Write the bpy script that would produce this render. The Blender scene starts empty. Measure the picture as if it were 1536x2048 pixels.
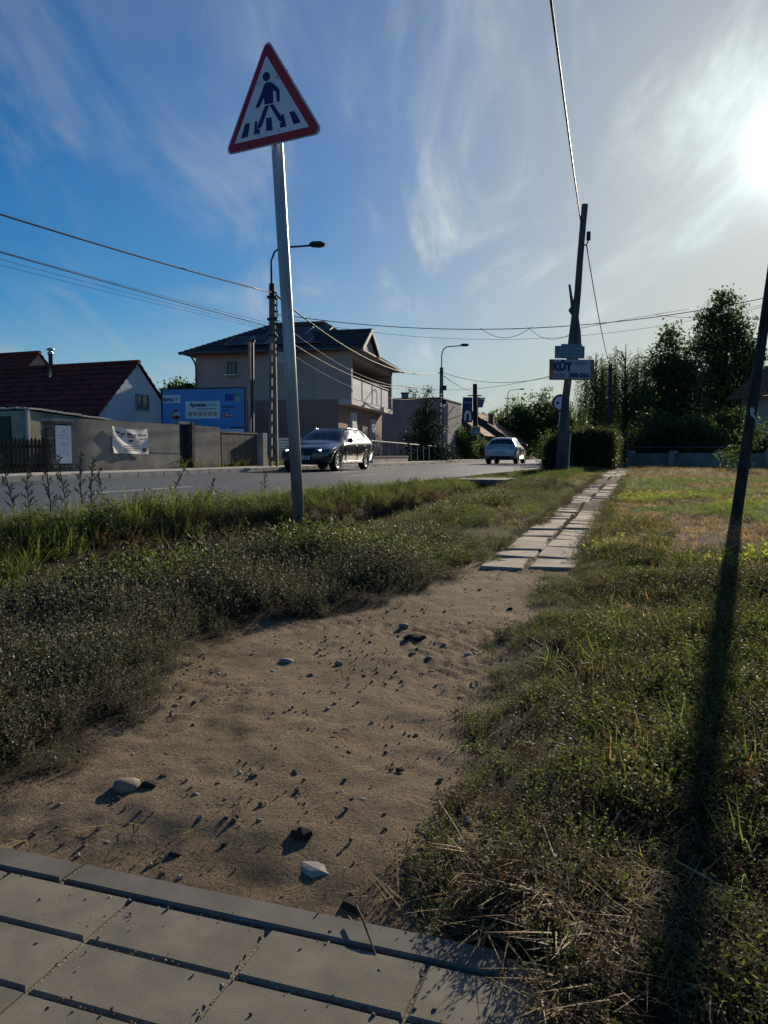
import bpy, bmesh, math, random
import numpy as np
from mathutils import Vector, Matrix
random.seed(7); rng = np.random.default_rng(7)
S = bpy.context.scene
COL = S.collection
R = math.radians

# ------------------------------------------------------------------ camera, sky, sun
F, HZ, CH = 1539.0, 907.0, 0.78                    # focal length (px), horizon row, camera height
PIT = math.atan((1024 - HZ) / F); CP, SP = math.cos(PIT), math.sin(PIT)
cam = bpy.data.cameras.new('camera'); co = bpy.data.objects.new('camera', cam); COL.objects.link(co)
co.location = (0, 0, CH); co.rotation_euler = (R(90) - PIT, 0, 0)
cam.sensor_fit = 'VERTICAL'; cam.sensor_height = 36; cam.lens = F / 2048 * 36
cam.clip_start = .05; cam.clip_end = 3000
S.camera = co
S.view_settings.view_transform = 'Standard'; S.view_settings.look = 'None'
S.view_settings.exposure = 0.35; S.view_settings.gamma = 1
S.view_settings.use_curve_mapping = False
SUN_AZ, SUN_EL = R(27.0), R(19.0)                  # clockwise from +Y
SD = Vector((math.sin(SUN_AZ) * math.cos(SUN_EL), math.cos(SUN_AZ) * math.cos(SUN_EL), math.sin(SUN_EL)))
SKY_STR, SUN_STR = 0.065, 5.0
W = bpy.data.worlds.new('World'); S.world = W; W.use_nodes = True
nt = W.node_tree; nt.nodes.clear()
def N(t, **k):
    n = nt.nodes.new(t)
    for a, b in k.items(): setattr(n, a, b)
    return n
def LK(a, b): nt.links.new(a, b)
def MATH(op, a, b=None, clamp=False):
    n = N('ShaderNodeMath', operation=op, use_clamp=clamp)
    for i, v in enumerate((a, b)):
        if v is None: continue
        if isinstance(v, (int, float)): n.inputs[i].default_value = v
        else: LK(v, n.inputs[i])
    return n.outputs[0]
sky = N('ShaderNodeTexSky', sky_type='NISHITA', sun_disc=False, sun_elevation=SUN_EL, sun_rotation=SUN_AZ,
        altitude=100, air_density=1.0, dust_density=0.5, ozone_density=2.0)
hs = N('ShaderNodeHueSaturation'); hs.inputs['Hue'].default_value = .512; hs.inputs['Saturation'].default_value = 2.05; hs.inputs['Value'].default_value = 1.0
LK(sky.outputs[0], hs.inputs['Color'])
tc = N('ShaderNodeTexCoord')
nrm = N('ShaderNodeVectorMath', operation='NORMALIZE'); LK(tc.outputs['Generated'], nrm.inputs[0])
dot = N('ShaderNodeVectorMath', operation='DOT_PRODUCT'); LK(nrm.outputs[0], dot.inputs[0]); dot.inputs[1].default_value = SD
ang = MATH('ARCCOSINE', MATH('MINIMUM', dot.outputs['Value'], 0.999999))
sep = N('ShaderNodeSeparateXYZ'); LK(nrm.outputs[0], sep.inputs[0])
zz = MATH('ADD', MATH('MAXIMUM', sep.outputs[2], 0.0), 0.16)
cmb = N('ShaderNodeCombineXYZ')
LK(MATH('DIVIDE', sep.outputs[0], zz), cmb.inputs[0]); LK(MATH('DIVIDE', sep.outputs[1], zz), cmb.inputs[1])
mp = N('ShaderNodeMapping'); mp.inputs['Rotation'].default_value = (0, 0, R(24)); mp.inputs['Scale'].default_value = (2.2, .6, 1)
LK(cmb.outputs[0], mp.inputs[0])
n1 = N('ShaderNodeTexNoise'); n1.inputs['Scale'].default_value = 1.5; n1.inputs['Detail'].default_value = 11; n1.inputs['Roughness'].default_value = .58; n1.inputs['Distortion'].default_value = .7
LK(mp.outputs[0], n1.inputs['Vector'])
n2 = N('ShaderNodeTexNoise'); n2.inputs['Scale'].default_value = .7; n2.inputs['Detail'].default_value = 4
LK(cmb.outputs[0], n2.inputs['Vector'])
def RAMP(v, a, b):
    m = N('ShaderNodeMapRange', interpolation_type='SMOOTHSTEP'); LK(v, m.inputs[0])
    m.inputs[1].default_value = a; m.inputs[2].default_value = b
    return m.outputs[0]
cir = MATH('MULTIPLY', RAMP(n1.outputs[0], .44, .74), RAMP(n2.outputs[0], .3, .62))
# thin high cloud: forward scattering falls off with the angle to the sun
g1 = MATH('POWER', 2.718, MATH('MULTIPLY', MATH('MULTIPLY', ang, ang), -1 / R(30) ** 2))
g2 = MATH('POWER', 2.718, MATH('MULTIPLY', ang, -1 / R(3.6)))
hzn = MATH('POWER', 2.718, MATH('MULTIPLY', MATH('MAXIMUM', sep.outputs[2], 0.0), -7.5))
g3 = MATH('POWER', 2.718, MATH('MULTIPLY', ang, -1 / R(.75)))
veil = MATH('ADD', MATH('MULTIPLY', g1, MATH('ADD', .0, MATH('MULTIPLY', cir, .5))), MATH('ADD', MATH('MULTIPLY', g2, .5), MATH('MULTIPLY', g3, 7)))
fac = MATH('ADD', MATH('MULTIPLY', g1, MATH('ADD', .80, MATH('MULTIPLY', cir, .4))), MATH('MULTIPLY', cir, .36), True)
bg = N('ShaderNodeBackground'); LK(hs.outputs[0], bg.inputs[0]); bg.inputs[1].default_value = SKY_STR
cl = N('ShaderNodeBackground'); cl.inputs[0].default_value = (.87, .98, 1, 1)
LK(MATH('ADD', .345, veil), cl.inputs[1])
hz_ = N('ShaderNodeBackground'); hz_.inputs[0].default_value = (.24, .5, .86, 1); hz_.inputs[1].default_value = .55
m0 = N('ShaderNodeMixShader'); LK(MATH('MULTIPLY', hzn, .93), m0.inputs[0]); LK(bg.outputs[0], m0.inputs[1]); LK(hz_.outputs[0], m0.inputs[2])
mx = N('ShaderNodeMixShader'); LK(fac, mx.inputs[0]); LK(m0.outputs[0], mx.inputs[1]); LK(cl.outputs[0], mx.inputs[2])
wo = N('ShaderNodeOutputWorld'); LK(mx.outputs[0], wo.inputs[0])
sl = bpy.data.lights.new('sun', 'SUN'); sl.energy = SUN_STR; sl.angle = R(.5); sl.color = (1, .86, .68)
so = bpy.data.objects.new('sun', sl); COL.objects.link(so); so.rotation_euler = SD.to_track_quat('Z', 'Y').to_euler()

# ------------------------------------------------------------------ helpers
def px(x, y, Y):
    """the place at forward distance Y that the photograph shows at column x, row y"""
    u = -(y - 1024) / F; dx = (x - 768) / F; dy = CP + u * SP; dz = -SP + u * CP
    t = Y / dy
    return Vector((dx * t, Y, CH + dz * t))
def gp(x, y, z=0.):
    u = -(y - 1024) / F; dx = (x - 768) / F; dy = CP + u * SP; dz = -SP + u * CP
    t = (z - CH) / dz
    return Vector((dx * t, dy * t, z))

MATS = {}
def mat(name, col, rough=.8, metal=0, var=.18, scale=6., bump=.15, bscale=40., col2=None, spec=.3, streak=None, coat=0, island=0):
    if name in MATS: return MATS[name]
    m = bpy.data.materials.new(name); m.use_nodes = True; MATS[name] = m
    t = m.node_tree; b = t.nodes['Principled BSDF']
    b.inputs['Roughness'].default_value = rough; b.inputs['Metallic'].default_value = metal
    b.inputs['Specular IOR Level'].default_value = spec
    if coat: b.inputs['Coat Weight'].default_value = coat; b.inputs['Coat Roughness'].default_value = .08
    tcn = t.nodes.new('ShaderNodeTexCoord')
    v = tcn.outputs['Object']
    if streak:
        mpn = t.nodes.new('ShaderNodeMapping'); mpn.inputs['Scale'].default_value = streak
        t.links.new(v, mpn.inputs[0]); v = mpn.outputs[0]
    ns = t.nodes.new('ShaderNodeTexNoise'); ns.inputs['Scale'].default_value = scale; ns.inputs['Detail'].default_value = 7; ns.inputs['Roughness'].default_value = .62
    t.links.new(v, ns.inputs['Vector'])
    c2 = col2 or tuple(c * (1 - 2 * var) for c in col); c1 = tuple(min(1, c * (1 + var)) for c in col) if not col2 else col
    rp = t.nodes.new('ShaderNodeValToRGB'); rp.color_ramp.elements[0].position = .32; rp.color_ramp.elements[1].position = .68
    rp.color_ramp.elements[0].color = (*c2, 1); rp.color_ramp.elements[1].color = (*c1, 1)
    t.links.new(ns.outputs[0], rp.inputs[0])
    out = rp.outputs[0]
    if island:
        g = t.nodes.new('ShaderNodeObjectInfo'); h = t.nodes.new('ShaderNodeHueSaturation')
        mr = t.nodes.new('ShaderNodeMapRange'); mr.inputs[3].default_value = 1 - island; mr.inputs[4].default_value = 1 + island
        t.links.new(g.outputs['Random'], mr.inputs[0]); t.links.new(mr.outputs[0], h.inputs['Value']); t.links.new(out, h.inputs['Color']); out = h.outputs[0]
    t.links.new(out, b.inputs['Base Color'])
    if bump:
        nb = t.nodes.new('ShaderNodeTexNoise'); nb.inputs['Scale'].default_value = bscale; nb.inputs['Detail'].default_value = 6
        t.links.new(v, nb.inputs['Vector'])
        bp = t.nodes.new('ShaderNodeBump'); bp.inputs['Strength'].default_value = bump; bp.inputs['Distance'].default_value = .02
        t.links.new(nb.outputs[0], bp.inputs['Height']); t.links.new(bp.outputs[0], b.inputs['Normal'])
    return m
def leafmat(name, col, tcol=None, tr=.45, var=.35, rough=.6):
    """leaf: diffuse + light passing through, varied from leaf to leaf"""
    if name in MATS: return MATS[name]
    m = bpy.data.materials.new(name); m.use_nodes = True; MATS[name] = m
    t = m.node_tree; t.nodes.clear()
    o = t.nodes.new('ShaderNodeOutputMaterial'); d = t.nodes.new('ShaderNodeBsdfPrincipled'); q = t.nodes.new('ShaderNodeBsdfTranslucent'); x = t.nodes.new('ShaderNodeMixShader')
    d.inputs['Roughness'].default_value = rough; d.inputs['Specular IOR Level'].default_value = .25
    geo = t.nodes.new('ShaderNodeNewGeometry')
    for tgt, c in ((d.inputs['Base Color'], col), (q.inputs['Color'], tcol or tuple(min(1, k * 1.6) for k in col))):
        h = t.nodes.new('ShaderNodeHueSaturation'); h.inputs['Color'].default_value = (*c, 1)
        mr = t.nodes.new('ShaderNodeMapRange'); mr.inputs[3].default_value = 1 - var; mr.inputs[4].default_value = 1 + var
        t.links.new(geo.outputs['Random Per Island'], mr.inputs[0]); t.links.new(mr.outputs[0], h.inputs['Value'])
        mh = t.nodes.new('ShaderNodeMapRange'); mh.inputs[3].default_value = .48; mh.inputs[4].default_value = .515
        t.links.new(geo.outputs['Random Per Island'], mh.inputs[0]); t.links.new(mh.outputs[0], h.inputs['Hue'])
        t.links.new(h.outputs[0], tgt)
    x.inputs[0].default_value = tr
    t.links.new(d.outputs[0], x.inputs[1]); t.links.new(q.outputs[0], x.inputs[2]); t.links.new(x.outputs[0], o.inputs[0])
    return m

class MB:
    def __init__(s): s.v = []; s.f = []
    def add(s, vs, fs):
        n = len(s.v); s.v += [tuple(v) for v in vs]; s.f += [tuple(i + n for i in f) for f in fs]; return s
    def box(s, c, d, ax=None):
        """centre, full size, optional 3 axes"""
        ax = ax or (Vector((1, 0, 0)), Vector((0, 1, 0)), Vector((0, 0, 1))); c = Vector(c)
        vs = [c + ax[0] * (d[0] / 2 * i) + ax[1] * (d[1] / 2 * j) + ax[2] * (d[2] / 2 * k) for i in (-1, 1) for j in (-1, 1) for k in (-1, 1)]
        return s.add(vs, [(0, 1, 3, 2), (4, 6, 7, 5), (0, 4, 5, 1), (2, 3, 7, 6), (0, 2, 6, 4), (1, 5, 7, 3)])
    def tube(s, pts, r, n=8, cap=True):
        pts = [Vector(p) for p in pts]; rs = r if isinstance(r, (list, tuple)) else [r] * len(pts)
        vs = []; fs = []; prev = None
        for i, p in enumerate(pts):
            d = (pts[min(i + 1, len(pts) - 1)] - pts[max(i - 1, 0)]).normalized()
            a = prev or (Vector((0, 0, 1)) if abs(d.z) < .9 else Vector((1, 0, 0)))
            u = (a - d * a.dot(d)).normalized(); w = d.cross(u); prev = u
            for k in range(n):
                t = 2 * math.pi * k / n; vs.append(p + (u * math.cos(t) + w * math.sin(t)) * rs[i])
        for i in range(len(pts) - 1):
            for k in range(n):
                a, b = i * n + k, i * n + (k + 1) % n; fs.append((a, b, b + n, a + n))
        if cap: fs.append(tuple(range(n))[::-1]); fs.append(tuple(range(len(vs) - n, len(vs))))
        return s.add(vs, fs)
    def prism(s, poly, o, ux, uz, un, th):
        """a 2D outline (a,b) on o + a*ux + b*uz, thickened by th along un"""
        o = Vector(o); a = [o + ux * p[0] + uz * p[1] for p in poly]; b = [v + un * th for v in a]; n = len(poly)
        return s.add(a + b, [tuple(range(n))[::-1], tuple(range(n, 2 * n))] + [(i, (i + 1) % n, (i + 1) % n + n, i + n) for i in range(n)])
    def lathe(s, prof, o, ax, n=24):
        o = Vector(o); ax = Vector(ax).normalized(); u = ax.orthogonal().normalized(); w = ax.cross(u); vs = []; fs = []
        for r, h in prof:
            for k in range(n):
                t = 2 * math.pi * k / n; vs.append(o + ax * h + (u * math.cos(t) + w * math.sin(t)) * r)
        for i in range(len(prof) - 1):
            for k in range(n):
                a, b = i * n + k, i * n + (k + 1) % n; fs.append((a, b, b + n, a + n))
        return s.add(vs, fs)
    def build(s, name, m, parent=None, smooth=False, bevel=0):
        me = bpy.data.meshes.new(name); me.from_pydata(s.v, [], s.f); me.update()
        bm = bmesh.new(); bm.from_mesh(me); bmesh.ops.recalc_face_normals(bm, faces=bm.faces)
        if bevel: bmesh.ops.bevel(bm, geom=bm.edges[:], offset=bevel, segments=2, affect='EDGES', profile=.6)
        bm.to_mesh(me); bm.free()
        return link(name, me, m, parent, smooth)
def link(name, me, m, parent=None, smooth=False):
    if m is not None: me.materials.clear(); me.materials.append(m)
    if smooth: me.polygons.foreach_set('use_smooth', [True] * len(me.polygons))
    o = bpy.data.objects.new(name, me); COL.objects.link(o)
    if parent: o.parent = parent; o.matrix_parent_inverse = parent.matrix_basis.inverted()
    return o
def tag(o, label=None, cat=None, group=None, kind=None):
    for k, v in (('label', label), ('category', cat), ('group', group), ('kind', kind)):
        if v: o[k] = v
    return o
def thing(name, loc, label, cat, group=None):
    o = bpy.data.objects.new(name, None); o.location = loc; o.empty_display_size = .2; COL.objects.link(o)
    o.matrix_basis = Matrix.Translation(loc)
    return tag(o, label, cat, group)
def struct(o): o['kind'] = 'structure'; return o
def stuff(o): o['kind'] = 'stuff'; return o
def text(s, m, parent, o, ux, uz, h, name='lettering', bold=0, width=None):
    """printed lettering: o = lower left corner, ux/uz unit axes, h = capital height"""
    c = bpy.data.curves.new(name, 'FONT'); c.body = s; c.size = h * 1.38; c.offset = bold; c.resolution_u = 3
    t = bpy.data.objects.new('tmp', c); COL.objects.link(t)
    dg = bpy.context.evaluated_depsgraph_get(); me = bpy.data.meshes.new_from_object(t.evaluated_get(dg))
    bpy.data.objects.remove(t)
    un = ux.cross(uz)
    xs = [v.co.x for v in me.vertices] or [0]; k = 1.0
    if width and max(xs) > min(xs): k = width / (max(xs) - min(xs))
    x0 = min(xs)
    for v in me.vertices: v.co = Vector(o) + ux * ((v.co.x - x0) * k) + uz * v.co.y
    return link(name, me, m, parent)
def quadmesh(name, V, Fq, m, parent=None, smooth=False):
    """fast mesh of quads from numpy arrays"""
    me = bpy.data.meshes.new(name); V = np.asarray(V, np.float32); Fq = np.asarray(Fq, np.int32); k = Fq.shape[1]
    me.vertices.add(len(V)); me.vertices.foreach_set('co', V.ravel())
    me.loops.add(Fq.size); me.loops.foreach_set('vertex_index', Fq.ravel())
    me.polygons.add(len(Fq)); me.polygons.foreach_set('loop_start', np.arange(len(Fq), dtype=np.int32) * k)
    me.update(calc_edges=True)
    return link(name, me, m, parent, smooth)
def vnoise(x, y, s=1., seed=0):
    """smooth value noise"""
    x = np.asarray(x, float) * s + seed * 17.3; y = np.asarray(y, float) * s - seed * 9.1
    xi = np.floor(x).astype(np.int64); yi = np.floor(y).astype(np.int64); fx = x - xi; fy = y - yi
    fx = fx * fx * (3 - 2 * fx); fy = fy * fy * (3 - 2 * fy)
    def h(a, b):
        n = (a * 374761393 + b * 668265263 + seed * 974711) & 0x7fffffff; n = ((n ^ (n >> 13)) * 1274126177) & 0x7fffffff
        return ((n ^ (n >> 16)) & 0xffff) / 65535.
    return (h(xi, yi) * (1 - fx) + h(xi + 1, yi) * fx) * (1 - fy) + (h(xi, yi + 1) * (1 - fx) + h(xi + 1, yi + 1) * fx) * fy
def sstep(a, b, x): t = np.clip((x - a) / (b - a), 0, 1); return t * t * (3 - 2 * t)

# ------------------------------------------------------------------ lie of the land
NEAR = np.array([(-40, -21.16), (30, 6.28), (60, 15.9), (90, 25), (140, 38), (400, 100)])   # near edge of the road: Y, X
def nearx(y): return np.interp(y, NEAR[:, 0], NEAR[:, 1])
def roff(x, y): return (np.asarray(x) - nearx(y)) * .931            # >0 = on our side of the road, -7.3 = far edge
LB = np.array([(-.846, 1.643), (-.782, 1.806), (-.702, 2.163), (-.679, 2.45), (-.706, 2.824), (-.622, 3.279), (-.294, 3.482), (.029, 3.712), (.249, 4.119), (.467, 4.532), (.485, 5.035), (.648, 5.149)])
RB = np.array([(.198, 1.067), (.105, 1.174), (.073, 1.32), (.128, 1.445), (.203, 1.571), (.221, 1.721), (.275, 1.9), (.257, 2.121), (.328, 2.45), (.456, 2.974), (.682, 3.429), (.803, 4.045), (1.1, 4.6), (1.22, 4.925)])
def lbound(y): return np.where(y < 5.149, np.interp(y, LB[:, 1], LB[:, 0]), .64 + .335 * (y - 5.149)) + np.where(y < 1.64, (y - 1.64) * 2.2, 0)
def rbound(y): return np.where(y < 4.925, np.interp(y, RB[:, 1], RB[:, 0]), 1.22 + .335 * (y - 4.925))
PV0 = Vector((-.232, 1.278, 0)); PA = Vector((.947, -.321, 0)).normalized(); PB = Vector((-PA.y, PA.x, 0)) * -1   # kerb line, along, towards the camera
def ground_z(x, y):
    x = np.asarray(x, float); y = np.asarray(y, float); o = roff(x, y)
    z = .01 * np.clip(y, 0, 24)
    z = z + (.2 - z) * (1 - sstep(.5, 1.3, o))
    amp = .52 * (1 - .55 * sstep(9, 19, y)) * (1 - .6 * sstep(20, 26, y)) * (1 - sstep(30, 40, y))
    z = z - amp * np.exp(-((o - (1.45 - .35 * sstep(8, 16, y))) / .62) ** 2)
    z = np.where(o < .05, .16, z); z = np.where(o < -7.35, .27, z)
    z = z + sstep(-8.6, -9.6, o) * .08
    veg = np.clip((np.maximum(lbound(y) - x, x - rbound(y))) / .12, 0, 1)
    z = z + np.where(o > .3, .03 * veg * (.3 + vnoise(x, y, 3., 4)) + .014 * (vnoise(x, y, 1.7, 1) - .5) + .006 * (vnoise(x, y, 9, 2) - .5), 0)
    z = z + np.where(x > 1.5, .06 * (vnoise(x, y, .5, 9) - .3) * sstep(1.5, 3, x), 0)
    d = (x - PV0.x) * PB.x + (y - PV0.y) * PB.y
    inp = (o > .6) * (1 - sstep(.2, .25, x - .3 * (y - 1.08)))
    z = z - inp * (.026 * sstep(-.25, 0, d) + .1 * np.clip((d + .004) / .07, 0, 1))
    return z
def gz(x, y): return float(ground_z(np.array([x]), np.array([y]))[0])

def axis(segs):
    out = []
    for a, b, st in segs: out += list(np.arange(a, b, st))
    return np.array(out + [segs[-1][1]])
gx = axis([(-700, -60, 40), (-60, -14, 2), (-14, -3, .14), (-3, -1.5, .04), (-1.5, 1.5, .02), (1.5, 3.4, .04), (3.4, 9, .14), (9, 30, .6), (30, 90, 4), (90, 700, 40)])
gy = axis([(-60, -4, 4), (-4, .8, .3), (.8, 3.6, .02), (3.6, 5.6, .035), (5.6, 14, .11), (14, 30, .35), (30, 80, 2), (80, 200, 8), (200, 1500, 100)])
GX, GY = np.meshgrid(gx, gy); gxx, gyy = GX.ravel(), GY.ravel()
GZ = ground_z(gxx, gyy)
dirtmask = np.clip(np.minimum(gxx - lbound(gyy), rbound(gyy) - gxx) / .1 + .5 + (vnoise(gxx, gyy, 9, 3) - .5) * 1.6, 0, 1) * (gyy < 5.4)
lump = .006 * (vnoise(gxx, gyy, 7, 5) - .5) + .006 * (vnoise(gxx, gyy, 19, 6) - .5) + .007 * (vnoise(gxx, gyy, 41, 16) - .5) * vnoise(gxx, gyy, 2.1, 18) * 2
tread = .006 * np.sin((gxx * .95 + gyy * .3) * 95 + 2.5 * np.sin((gyy - gxx * .3) * 22)) * sstep(.35, .7, vnoise(gxx, gyy, 2.3, 8)) * (gyy < 3.4)
GZ = GZ + np.where((gyy > .8) & (gyy < 6) & (np.abs(gxx) < 3.5), dirtmask * (lump * (1 + .5 * (1 - sstep(2., 3.3, gyy))) + tread), 0)
nx, ny = len(gx), len(gy)
ii = (np.arange(ny - 1)[:, None] * nx + np.arange(nx - 1)[None, :]).ravel()
gm = bpy.data.materials.new('soil'); gm.use_nodes = True
t = gm.node_tree; b = t.nodes['Principled BSDF']; b.inputs['Roughness'].default_value = .95; b.inputs['Specular IOR Level'].default_value = .1
def nz(sc, det=6, ro=.6, di=0):
    n = t.nodes.new('ShaderNodeTexNoise'); n.inputs['Scale'].default_value = sc; n.inputs['Detail'].default_value = det; n.inputs['Roughness'].default_value = ro; n.inputs['Distortion'].default_value = di
    t.links.new(tcg.outputs['Object'], n.inputs['Vector']); return n
def rmp(src, stops):
    r = t.nodes.new('ShaderNodeValToRGB'); e = r.color_ramp.elements
    while len(e) < len(stops): e.new(.5)
    for k, (p, c) in enumerate(stops): e[k].position = p; e[k].color = (*c, 1)
    t.links.new(src, r.inputs[0]); return r.outputs[0]
tcg = t.nodes.new('ShaderNodeTexCoord')
dirt = rmp(nz(1.6, 8, .65).outputs[0], [(.3, (.125, .095, .058)), (.46, (.25, .192, .124)), (.72, (.345, .265, .175))])
grit = rmp(nz(160, 4, .7).outputs[0], [(.38, (.45, .42, .4)), (.52, (1, 1, 1)), (.75, (1.3, 1.28, 1.2))])
mul = t.nodes.new('ShaderNodeMix'); mul.data_type = 'RGBA'; mul.blend_type = 'MULTIPLY'; mul.inputs[0].default_value = .8
t.links.new(dirt, mul.inputs[6]); t.links.new(grit, mul.inputs[7])
soil2 = rmp(nz(2.2, 8, .7).outputs[0], [(.3, (.022, .018, .011)), (.55, (.05, .038, .023)), (.75, (.095, .074, .042))])
at = t.nodes.new('ShaderNodeAttribute'); at.attribute_name = 'bare'
mxs = t.nodes.new('ShaderNodeMix'); mxs.data_type = 'RGBA'
t.links.new(at.outputs['Fac'], mxs.inputs[0]); t.links.new(soil2, mxs.inputs[6]); t.links.new(mul.outputs[2], mxs.inputs[7]); t.links.new(mxs.outputs[2], b.inputs['Base Color'])
bp1 = t.nodes.new('ShaderNodeBump'); bp1.inputs['Strength'].default_value = .9; bp1.inputs['Distance'].default_value = .02; t.links.new(nz(55, 8, .72).outputs[0], bp1.inputs['Height'])
bp2 = t.nodes.new('ShaderNodeBump'); bp2.inputs['Strength'].default_value = .7; bp2.inputs['Distance'].default_value = .006; t.links.new(nz(240, 3, .7).outputs[0], bp2.inputs['Height'])
t.links.new(bp1.outputs[0], bp2.inputs['Normal']); t.links.new(bp2.outputs[0], b.inputs['Normal'])
ground = struct(quadmesh('ground', np.stack([gxx, gyy, GZ], 1), np.stack([ii, ii + 1, ii + nx + 1, ii + nx], 1), gm, smooth=True))
a_ = ground.data.attributes.new('bare', 'FLOAT', 'POINT'); a_.data.foreach_set('value', dirtmask.astype(np.float32))

# ------------------------------------------------------------------ road, far pavement
def strip(name, o0, o1, z, m, ys, wob=0):
    V = []; Fq = []
    for i, y in enumerate(ys):
        for o in (o0, o1): V.append((nearx(y) + o / .931 + (wob * (random.random() - .5) if o == o0 else 0), y, z))
        if i: Fq.append((2 * i - 2, 2 * i - 1, 2 * i + 1, 2 * i))
    return quadmesh(name, V, Fq, m)
asphalt = mat('asphalt', (.062, .062, .064), .55, var=.25, scale=.5, bump=.35, bscale=180, spec=.5, streak=(1, .25, 1))
road = struct(strip('road', .05, -7.3, .22, asphalt, np.arange(-30, 200, 1.)))
white = mat('road_paint', (.55, .55, .52), .7, var=.3, scale=12)
k = 0
for y0 in np.arange(-8.2, 100, 8.0):
    d = struct(strip('lane_marking', -2.62, -2.74, .224, white, np.linspace(y0 + 19, y0 + 21.2, 4)))
    if k: d.name = 'lane_marking'
    k += 1
conc = mat('concrete', (.36, .34, .31), .9, var=.2, scale=3, bump=.3, bscale=60)
struct(strip('pavement', -7.52, -9.2, .335, mat('far_pavement', (.42, .39, .34), .9, var=.2, scale=1.5, bump=.2), np.arange(-12, 80, 1.)))
kerbp = MB(); kerbroot = None
kerbme = MB().box((0, 0, 0), (.2, .96, .3)).build('kerb_stone', conc)
COL.objects.unlink(kerbme); kme = kerbme.data
kroot = struct(bpy.data.objects.new('road_kerb', None)); COL.objects.link(kroot)
for y in np.arange(-4, 70, .93):
    o = bpy.data.objects.new('kerb_stone', kme); COL.objects.link(o); o.parent = kroot
    sl_ = (nearx(y + .5) - nearx(y - .5)); o.location = (nearx(y) - 7.41 / .931, y, .19 + random.uniform(-.008, .008)); o.rotation_euler = (0, 0, -math.atan(sl_))

# ------------------------------------------------------------------ paved walk in front of the camera
paver_m = mat('paver', (.22, .195, .15), .92, col2=(.13, .12, .092), scale=11, bump=.16, bscale=520, island=.06)
kerb_m = mat('kerb_concrete', (.145, .135, .115), .92, var=.18, scale=8, bump=.15, bscale=560)
PW = struct(bpy.data.objects.new('paved_walk', None)); COL.objects.link(PW)
bed = MB(); c_ = PV0 + PB * .65; c_.z = -.052
bed.box((c_.x - .9, c_.y + .3, -.045), (3.4, 1.3, .1), (PA, -PB, Vector((0, 0, 1))))
bed.build('joint_sand', mat('joint_sand', (.24, .2, .15), .95, var=.3, scale=30, bump=.5, bscale=200), PW)
Z1 = Vector((0, 0, 1))
def tile(cx, cy, l, w, h, name, m, ch=.005):
    """a chamfered paver: top face smaller than its body"""
    o = PV0 + PA * cx + PB * cy; vs = []
    for zl, ins in ((-h, 0), (-ch, 0), (0, ch)):
        for sx, sy in ((-1, -1), (1, -1), (1, 1), (-1, 1)):
            vs.append(o + PA * (sx * (l / 2 - ins)) + PB * (sy * (w / 2 - ins)) + Z1 * zl)
    mb = MB().add(vs, [(8, 9, 10, 11)] + [(a, (a + 1) % 4 + a // 4 * 4, (a + 1) % 4 + a // 4 * 4 + 4, a + 4) for a in range(8)])
    return mb.build(name, m, PW)
TL, TW = .2655, .122
kb_w = .058
for i in range(-4, 1):                              # kerb: metre stones laid end to end
    a = .46 + i * .8; l = .79
    kb = tile(a - .41, kb_w / 2, l, kb_w, .14, 'kerb_stone', kerb_m, .004); kb.location.z += .014
jx0 = (Vector((-.243, 1.121, 0)) - PV0).dot(PA) + .03
for r in range(7):
    for c in range(-9, 4):
        cx = jx0 + (c + .5) * TL; cyc = kb_w + .005 + (r + .5) * TW
        if cx + TL / 2 > .64 or (r > 3 and abs(cx) > 1.2): continue
        w_ = TL - .005
        p_ = tile(cx + random.uniform(-.002, .002), cyc, w_, TW - .004, .07, 'paver', paver_m); p_.location.z += .012 + random.uniform(-.002, .002)
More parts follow.
